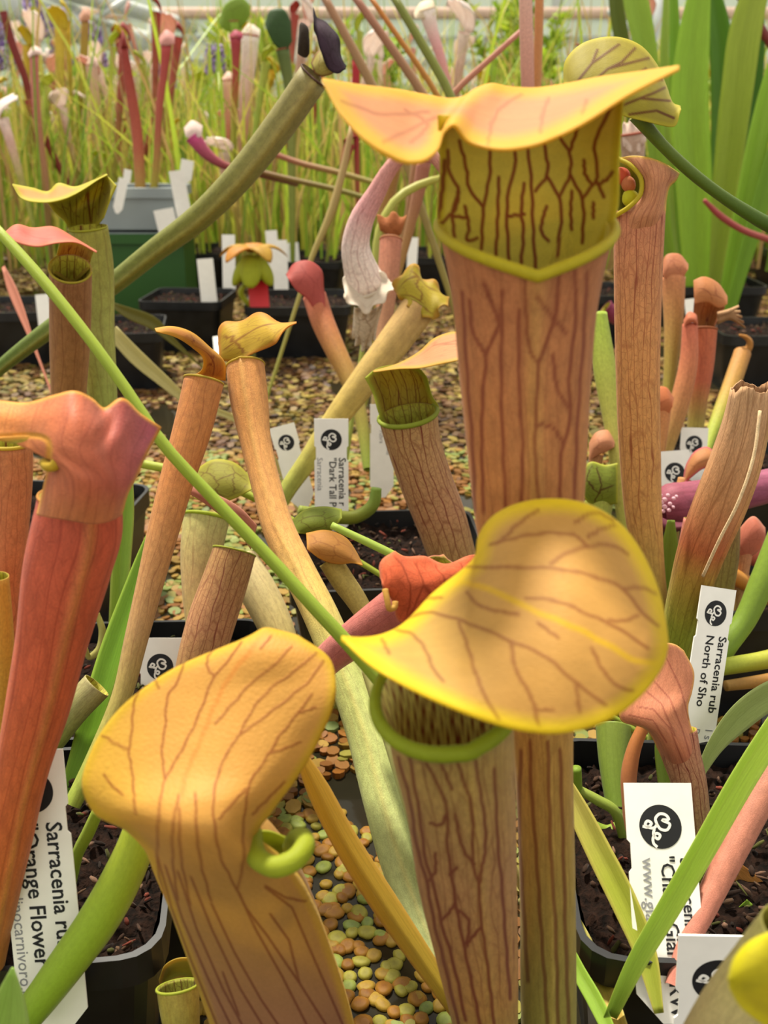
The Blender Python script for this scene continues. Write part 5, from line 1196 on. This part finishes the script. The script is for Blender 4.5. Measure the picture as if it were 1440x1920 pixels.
tall('short salmon pitcher in the grassy back rows', [(428,150,22),(430,200,20),(432,260,16),(430,380,12)], 2.1, ((0, '#e8b8a0'), (.3, '#d98a70'), (1, '#a0a040')), [(416,148),(428,134),(442,144)], [(418,156),(430,158),(441,154)], '#f0d0c0')
tall('magenta-mouthed pitcher lying over towards the olive leaning one', [(362,256,30),(385,286,22),(412,306,16),(470,322,13),(560,345,12)], 1.5, ((0, '#d0508a'), (.12, '#b0506a'), (.4, '#8a4038'), (1, '#7a5a38')), [(345,240),(360,226),(380,236)], [(348,256),(362,262),(378,256)], '#ecd8d0', rim='#d86aa0', ground=False)
tall('white pink-striped pitcher above the amber saddle lid', [(800,18,34),(808,50,25),(824,100,18),(842,170,16),(860,320,14)], 1.4, ((0, '#f4e8dc'), (.1, '#e8a8a8'), (.3, '#c98a6a'), (1, '#9a9a48')), [(776,24),(790,4),(812,2),(816,16)], [(778,34),(795,36),(808,34),(816,26)], '#f0e2c8', rim='#e8d8c0')
tall('red-stained tube rising behind the amber saddle lid', [(985,-30,24),(987,60,26),(990,180,24),(995,320,22)], .9, ((0, '#e0b0a0'), (.3, '#b8705a'), (1, '#a08848')), None)
tall('tan tube rising beside the red-stained one', [(1012,-40,16),(1010,60,17),(1006,180,17),(1002,320,15)], .92, ((0, '#c98a5a'), (1, '#b0904a')), None)
tall('crimson small pitcher behind the saddle lid', [(668,112,16),(667,165,15),(668,240,12),(670,330,10)], 1.7, ((0, '#b83038'), (.3, '#a8383a'), (1, '#8a8a38')))
tall('tan tube below the lobe of the saddle lid', [(796,300,28),(785,360,24),(768,430,18),(745,520,12)], 1.05, ((0, '#a8685a'), (.4, '#b08a50'), (1, '#a5a83c')), None)
tall('brown tube beside the dry ragged lid', [(742,290,30),(732,340,28),(722,390,26),(716,470,20)], 1.15, ((0, '#b08048'), (.5, '#a88a4c'), (1, '#9a9a40')), None)
tall('small pitcher with a bright green hood at the top of the back rows', [(440,40,24),(445,120,18),(448,220,14),(446,400,12)], 2.2, ((0, '#8aa838'), (1, '#7f9a34')), [(410,40),(424,6),(450,-6),(472,12)], [(414,52),(432,60),(452,52),(470,28)], '#7f9a30')
tall('pitcher with a dark bottle-green hood beside the withered hood', [(530,92,26),(540,150,20),(546,260,16),(548,420,12)], 1.7, ((0, '#5a6a38'), (.4, '#8a9048'), (1, '#8a9a3c')), [(496,45),(508,18),(530,16),(546,40)], [(502,62),(516,86),(534,96),(548,78)], '#3f5a30')
GS = 'thin stalks slanting behind the saddle lid'
for pts, c1, y in (([(600,-20,14),(650,70,17),(700,165,18),(760,300,16),(800,420,14)], '#a87a5c', 1.2), ([(655,-20,14),(720,70,16),(790,172,17),(850,280,16),(900,420,14)], '#a8705c', 1.15), ([(684,-20,9),(740,60,10),(815,170,11),(880,300,10),(930,420,10)], '#c27a34', 1.1), ([(730,-20,15),(790,80,17),(845,180,17),(880,300,15),(900,420,14)], '#7a8034', 1.05)):
    stalk({'#a87a5c': 'tan stalk slanting behind the saddle lid', '#a8705c': 'dusky pink stalk slanting behind the saddle lid', '#c27a34': 'thin orange stalk slanting behind the saddle lid', '#7a8034': 'olive stalk slanting behind the saddle lid'}[c1], pts, y, y - .1, cols=((0, c1), (1, '#9a9a40')), only=True, ns=24, nt=8)
stalk('pinkish stalk rising to the upright red-stained tube', [(980,55,9),(920,110,11),(860,165,12),(800,240,12),(760,420,10)], 1.1, 1.1, cols=((0, '#c98a7a'), (1, '#a09048')), only=True, ns=24, nt=8)
stalk('long tan stalk hanging below the saddle lid tip', [(660,235,9),(642,325,14),(620,400,15),(585,482,10),(560,560,8)], 1.1, 1.05, cols=((0, '#b8986a'), (1, '#a8ac4c')), only=True, ns=24, nt=8)
stalk('brown stem lying across the back rows', [(440,310,9),(540,335,10),(640,358,10),(730,385,9)], 1.5, 1.45, cols=((0, '#8a5a3a'), (1, '#8a8a38')), only=True, ns=24, nt=8, ground=False)
stalk('rosy stem lying across the back rows', [(480,275,10),(560,305,11),(640,325,11),(720,348,9)], 1.6, 1.55, cols=((0, '#b0605a'), (1, '#a09a48')), only=True, ns=24, nt=8, ground=False)
stalk('yellow-green stalk curving behind the throat of the tallest pitcher', [(835,332,12),(790,345,15),(745,372,17),(715,420,16),(700,520,12)], .95, .9, cols=((0, '#b5b058'), (1, '#9aa848')), only=True, ns=24, nt=8)
stalk('red stalk crossing in front of the strap leaves', [(1320,375,8),(1345,400,12),(1390,430,12),(1450,452,12)], 1.3, 1.3, cols=((0, '#a8484a'), (1, '#b0605a')), only=True, ns=24, nt=8, ground=False)
stalk('wine-red pitcher tip among the strap leaves', [(1385,-10,14),(1410,30,20),(1440,75,18),(1480,130,14)], 1.6, 1.6, cols=((0, '#7a3030'), (1, '#9a5048')), only=True, ns=24, nt=8, ground=False)
SL = ((([(1175,-80,24),(1190,0,46),(1205,70,44),(1222,200,36),(1240,400,30),(1262,540,26)]), '#9fba4a', 1.55, 'lime strap leaf topmost beside the olive lid'),
      (([(1150,-60,20),(1156,20,28),(1166,80,28),(1190,240,26),(1225,420,22),(1255,540,20)]), '#6f7a34', 1.6, 'dark olive strap leaf behind the lime one'),
      (([(1318,-60,30),(1300,60,58),(1290,200,72),(1298,330,68),(1302,450,56),(1306,545,40)]), '#9cc03e', 1.45, 'broadest lime strap leaf beside the peach pitcher'),
      (([(1262,-40,14),(1266,120,24),(1272,280,28),(1282,420,30),(1292,540,28)]), '#8ab03a', 1.5, 'narrow upright strap leaf edging the broadest one'),
      (([(1440,-80,30),(1402,30,58),(1380,170,60),(1362,320,52),(1345,450,42),(1330,545,32)]), '#a5b444', 1.5, 'yellow-striped strap leaf arching up'),
      (([(1330,-40,20),(1345,40,40),(1352,180,42),(1348,320,38),(1338,450,32),(1328,545,26)]), '#5f8a2a', 1.58, 'deep green strap leaf in the middle of its clump'),
      (([(1470,60,24),(1438,180,36),(1412,300,40),(1388,420,36),(1362,545,28)]), '#9abf40', 1.42, 'lime strap leaf leaning outwards'),
      (([(1500,160,24),(1455,280,34),(1420,400,34),(1378,545,24)]), '#7fa834', 1.40, 'green strap leaf lowest of its clump'),
      (([(1420,-40,18),(1420,80,26),(1410,220,28),(1392,380,26),(1368,540,22)]), '#4f7a26', 1.6, 'dark green narrow strap leaf at the rear of its clump'),
      (([(1250,-30,10),(1245,120,18),(1252,300,22),(1270,450,22),(1288,545,20)]), '#a8bd58', 1.62, 'pale narrow strap leaf at the rear of its clump'))
for pts, c1, y, lb in SL:
    blade(lb, pts, y, y, col=c1, fold=.35, name='strap_leaf', cat='leaf', n=(40, 9))
tall('small purple-red pitcher mouth under the strap leaves', [(1135,578,32),(1150,590,30),(1168,606,24),(1190,640,16)], 1.2, ((0, '#7a2044'), (.4, '#8a4050'), (1, '#6a5a38')), rim='#8a2850')
lid(tall('withered brown pitcher head behind the olive lid', [(1185,250,50),(1188,300,40),(1190,380,26),(1195,520,16)], 1.0, ((0, '#b89a88'), (.5, '#a08a5a'), (1, '#7f9038')), None), [(1165,235),(1185,225),(1210,240)], [(1168,275),(1190,290),(1212,265)], 1.0, .99, col='#c0a094', back='#b89a88', edge='#d0b8a8', mat=M_DRY, n=(24, 18), vs=.4, wav=.003, wavn=3)

# crate and green box between the back rows
def crate(label, cx, cy, wx, wy, z0, z1, m, t=.006):
    e = thing('plant_crate', label, 'crate', (cx, cy, z0))
    for (x0, x1, y0, y1) in ((-wx, wx, -wy, -wy + t), (-wx, wx, wy - t, wy), (-wx, -wx + t, -wy + t, wy - t), (wx - t, wx, -wy + t, wy - t)):
        V, F = box(x0, x1, y0, y1, 0, z1 - z0 - .014); obj('side', mesh('side', V, F, m, smooth=False), e)
    V, F = box(-wx, wx, -wy, wy, -.002, .004); obj('bottom', mesh('bottom', V, F, m, smooth=False), e)
    for (x0, x1, y0, y1) in ((-wx - t, wx + t, -wy - t, -wy + t), (-wx - t, wx + t, wy - t, wy + t), (-wx - t, -wx + t, -wy + t, wy - t), (wx - t, wx + t, -wy + t, wy - t)):
        V, F = box(x0, x1, y0, y1, z1 - z0 - .014, z1 - z0); obj('lip', mesh('lip', V, F, m, smooth=False), e)
q = P(262, 360, 1.62)
crate('pale grey plastic crate stacked on the green one', q[0], 1.62, .064, .045, .064, .128, M_CRATE)
crate('green plastic crate under the pale grey one', q[0] + .004, 1.62, .066, .048, -.0745, .062, M_GREENBOX)
for t, b, y, w_ in (((232,335),(222,385),1.55,.014), ((330,320),(345,400),1.56,.022), ((352,300),(348,330),1.7,.02), ((306,392),(318,440),1.55,.03), ((240,318),(238,335),1.7,.012)):
    plant_tag('blank white plant tag by the grey crate', t, b, y, y, w=w_, group='white tags by the grey crate', notch=False)

# crowd of trumpet pitchers at the back: a few kinds, copied
def proto(cols, hood, hoodc, frill, lean):
    """unit pitcher 1 m tall at the origin: tube and hood meshes"""
    t = np.linspace(0, 1, 14)
    C = np.column_stack([lean * t ** 2, 0 * t, t])
    R = np.interp(t, [0, .3, .8, .97, 1], [.008, .012, .026, .032, .036])
    V, F = sweep(C, R, 9, cap=False)
    tube = mesh('tube', V, F, M_SKIN, np.repeat(ramp(cols, 1 - t), 9, 0), 0., V * 12, .3)
    nu, nv = 9, 9
    u, v = np.meshgrid(np.linspace(0, 1, nu), np.linspace(-1, 1, nv), indexing='ij')
    wd = hood * (.45 + .75 * np.sin(np.clip(u * 1.05, 0, 1) * 2.4)) * .045
    ang = u * 1.9
    X = lean + v * wd
    Y = .032 - .075 * hood * u * np.sin(ang * .8) + frill * .012 * np.sin(v * 8 + u * 5) * u
    Z = 1.0 + .085 * hood * np.sin(ang * .75) - .02 * v * v * u + frill * .010 * np.cos(v * 9) * u
    A = np.stack([X, Y, Z], -1).reshape(-1, 3)
    B = A + [0, .004, .004]
    F = gridf(nu, nv).tolist() + gridf(nu, nv, off=nu * nv)[:, ::-1].tolist()
    bi = list(range(nv)) + [r * nv + nv - 1 for r in range(1, nu)] + [(nu - 1) * nv + c for c in range(nv - 2, -1, -1)] + [r * nv for r in range(nu - 2, 0, -1)]
    F += [[bi[i], bi[i - 1], bi[i - 1] + nu * nv, bi[i] + nu * nv] for i in range(len(bi))]
    hd = mesh('hood', np.vstack([A, B]), F, M_LID, np.tile(hexc(hoodc), (2 * nu * nv, 1)), 0., np.vstack([A, B]) * 30, .2)
    return tube, hd
KINDS = [(((0, '#ecd8cc'), (.15, '#e0b8a8'), (.4, '#b0a858'), (1, '#86a034')), 1.6, '#fbeee8', 1, 'white-topped pitcher with frilled pale lid in the back rows'),
         (((0, '#d09080'), (.2, '#c08a6a'), (.5, '#a5a848'), (1, '#8aa038')), 1.4, '#e8bcb0', .8, 'pink-topped pitcher in the back rows'),
         (((0, '#a8b048'), (.4, '#9ab040'), (1, '#86a034')), 1.0, '#b5bd4a', .3, 'plain yellow-green pitcher in the back rows'),
         (((0, '#a04038'), (.3, '#a8604a'), (.6, '#a09a40'), (1, '#8aa038')), .8, '#a84a44', .2, 'red-topped pitcher in the back rows'),
         (((0, '#c9a838'), (.4, '#b0b044'), (1, '#8fa83a')), 1.1, '#ccb83e', .3, 'yellow-lidded pitcher in the back rows')]
protos = [proto(k[0], k[1], k[2], k[3], l) for k in KINDS for l in (.12,)]
wts = [.34, .2, .2, .14, .12]
cnt = 0
tries = 0
while cnt < 230 and tries < 4000:
    tries += 1
    Y = 1.65 + 2.6 * RNG.random() ** 1.2
    px = RNG.uniform(-150, 1180) if RNG.random() < .86 else RNG.uniform(1180, 1600)
    x = (px - 720) / FPX * Y * 1.05
    if px > 640 and RNG.random() < .35: continue
    k = int(RNG.choice(5, p=wts))
    h = RNG.uniform(.14, .40) * (1 if Y < 2.6 else 1.15)
    e = thing('trumpet_pitcher', KINDS[k][4], 'pitcher plant', (x, Y, -.004), KINDS[k][4] + ' group')
    e['group'] = ('crowd of ' + KINDS[k][4].split(' pitcher')[0] + ' pitchers at the back')
    e.rotation_euler = (RNG.normal(0, .12), RNG.normal(0, .16), RNG.normal(0, .9))
    wk = RNG.uniform(.55, 1.0) * .32
    e.scale = (wk, wk, h)
    obj('tube', protos[k][0], e); hd = obj('hood', protos[k][1], e)
    cnt += 1

# shrubs with fine foliage, purple flower spikes
def shrub(label, x, y, h, rad, n, pal, long=.05, name='leafy_shrub', upright=.6, wd=.008):
    e = thing(name, label, 'shrub', (x, y, -.06))
    g = np.random.default_rng(int(abs(x * 1000)) + n)
    stems, lv, lc = [], [], []
    pal = [hexc(c) for c in pal]
    for s in range(9):
        a = g.uniform(0, 6.28); r = rad * math.sqrt(g.random())
        top = np.array([math.cos(a) * r, math.sin(a) * r, h * g.uniform(.75, 1.05)])
        C = path(np.array([[0, 0, 0], top * [.35, .35, .5], top]), 10)
        stems.append(sweep(C, np.linspace(.004, .0015, 10), 5))
        for q in range(n // 9):
            f = g.uniform(.25, 1.0)
            c = np.array([np.interp(f, np.linspace(0, 1, 10), C[:, k]) for k in range(3)])
            d = g.normal(size=3); d[2] = abs(d[2]) * upright + .25; d /= np.linalg.norm(d)
            sd = np.cross(d, g.normal(size=3)); sd /= np.linalg.norm(sd)
            l, w_ = long * g.uniform(.6, 1.3), wd * g.uniform(.7, 1.3)
            nn = np.cross(d, sd)
            V = np.array([c, c + d * l * .5 + sd * w_ + nn * l * .06, c + d * l, c + d * l * .5 - sd * w_ + nn * l * .06])
            lv.append((V, [[0, 1, 2, 3]])); lc.append(np.tile(pal[g.integers(len(pal))] * g.uniform(.7, 1.25), (4, 1)))
    V, F = join(stems); obj('stems', mesh('stems', V, F, M_LEAF, np.tile(hexc('#8a8a3c'), (len(V), 1)), 0., V * 30, 0.), e)
    V, F = join(lv); o = obj('foliage', mesh('foliage', V, F, M_LEAF, np.concatenate(lc), 0., V * 30, 0., smooth=False), e); o['kind'] = 'stuff'
shn = 0
LG = ('#a5bc34', '#8fae2c', '#b8c63c', '#7f9c28')
for (px, py, y, rad, n, lb, pal, ln) in sorted(((690, 60, 2.8, .16, 900, 'bright lime feathery shrub behind the slanting stalks', LG, .05), (960, -10, 2.6, .19, 1100, 'tall lime feathery shrub behind the upright tubes', LG, .05), (1030, 120, 3.2, .18, 700, 'lower feathery shrub beside the olive lid', LG, .05),
                                         (150, 140, 2.9, .26, 1000, 'bushy mid-green shrub under the purple spikes', ('#6f9430', '#86a83a', '#9ab844'), .06), (300, 150, 3.2, .24, 900, 'yellow-green shrub behind the red-topped pitchers', ('#a5b43c', '#8fa834', '#b8bc48'), .06), (430, 60, 3.0, .2, 800, 'spiky yellow-green shrub behind the striped pitcher', ('#a5b43c', '#96ac34', '#bcbc40'), .09),
                                         (560, 190, 3.4, .26, 800, 'soft green shrub behind the olive leaning pitcher', ('#8fa83c', '#a8b84c', '#7f9a34'), .06), (820, 190, 3.6, .26, 800, 'green shrub hidden behind the saddle lid', ('#8fa83c', '#a8b84c', '#7f9a34'), .06), (30, 190, 3.3, .24, 800, 'dense green shrub at the end of the back rows', ('#7f9a34', '#96ac3c', '#6a8a2c'), .06), (1180, 150, 3.8, .24, 700, 'green shrub behind the strap leaves', ('#7f9a34', '#96ac3c'), .06), (1400, 120, 3.4, .3, 900, 'green shrub beyond the strap leaf clump', ('#7f9a34', '#96ac3c', '#a8b84c'), .06)), key=lambda q: q[0]):
    y = (4.95, 5.7)[shn % 2]; shn += 1
    t = P(px, py, y)
    shrub(lb, t[0], y, t[2] + .06, .27, int(n * 1.3), pal, ln * 1.5, wd=.013)
def spike(label, px, py, y, ln):
    t = P(px, py, y); e = thing('flower_spike', label, 'flower', (t[0], y, -.05), 'purple flower spikes at the back')
    h = t[2] + .05
    V, F = sweep(np.array([[0, 0, 0], [.01, 0, h * .6], [0, 0, h]]), np.array([.004, .003, .002]), 6); obj('stem', mesh('stem', V, F, M_LEAF, np.tile(hexc('#8a9a48'), (len(V), 1)), 0., V * 20, 0.), e)
    g = np.random.default_rng(int(px))
    parts = []
    for q in range(130):
        z = h - ln * g.random(); a = g.uniform(0, 6.28); r = .020 * (1 - .6 * (z - h + ln) / ln) + .006
        c = np.array([math.cos(a) * r, math.sin(a) * r, z]); d = np.array([math.cos(a), math.sin(a), .4]) * .012
        parts.append(sweep(np.array([c - d * .5, c, c + d * .6]), np.array([.002, .006, .003]), 5))
    V, F = join(parts); o = obj('florets', mesh('florets', V, F, M_LID, np.tile(hexc('#b098cc'), (len(V), 1)) * np.repeat(g.uniform(.7, 1.3, len(V) // 15), 15)[:, None], 0., V * 20, 0.), e); o['kind'] = 'stuff'
for (px, py, ln) in ((6, 45, .11), (106, 15, .13), (172, 45, .10), (300, 95, .07), (402, 85, .07), (58, -10, .10)):
    spike('lilac flower spike rising above the back rows', px, py, 2.9, ln)

# grass filling the back of the bench
def grass(name, label, n, ymin, ymax, hmin, hmax, pal, wd=.0035, pxr=(-420, 1860)):
    Y = ymin + (ymax - ymin) * RNG.random(n)
    px = RNG.uniform(pxr[0], pxr[1], n)
    X = (px - 720) / FPX * Y * 1.06
    h = RNG.uniform(hmin, hmax, n)
    h[::9] = RNG.uniform(.35, .62, len(h[::9]))
    a = RNG.uniform(0, 6.28, n); ln = np.abs(RNG.normal(0, .35, n)) * h
    m = 6
    t = np.linspace(0, 1, m)
    Cx = X[:, None] + np.cos(a)[:, None] * ln[:, None] * t[None] ** 2
    Cy = Y[:, None] + np.sin(a)[:, None] * ln[:, None] * t[None] ** 2
    Cz = -.02 + h[:, None] * t[None] * (1 - .18 * t[None] * (ln / h)[:, None])
    b = RNG.uniform(0, 3.14, n)
    w_ = wd * RNG.uniform(.5, 1.4, n)[:, None] * (1 - t[None] ** 2 * .92)
    V = np.stack([np.stack([Cx + np.cos(b)[:, None] * w_, Cy + np.sin(b)[:, None] * w_, Cz], -1), np.stack([Cx - np.cos(b)[:, None] * w_, Cy - np.sin(b)[:, None] * w_, Cz], -1)], 2).reshape(-1, 3)
    o = np.arange(n)[:, None, None] * 2 * m + np.arange(m - 1)[None, :, None] * 2
    F = (o + np.array([0, 1, 3, 2])).reshape(-1, 4)
    pal = np.array([hexc(c) for c in pal])
    c = np.repeat(pal[RNG.integers(len(pal), size=n)] * RNG.uniform(.75, 1.25, n)[:, None], 2 * m, 0)
    ob = obj(name, mesh(name, V, F, M_LEAF, c, 0., V * 40, 0., smooth=False))
    tag(ob, label, 'grass', kind='stuff')
GP = ('#a0b43a', '#b8bc48', '#8aa432', '#c2b858', '#7a9a30', '#b8a058', '#a88a58')
grass('grass', 'fine yellow-green grass and thin leaves filling the back rows', 11000, 1.75, 4.45, .12, .38, GP)
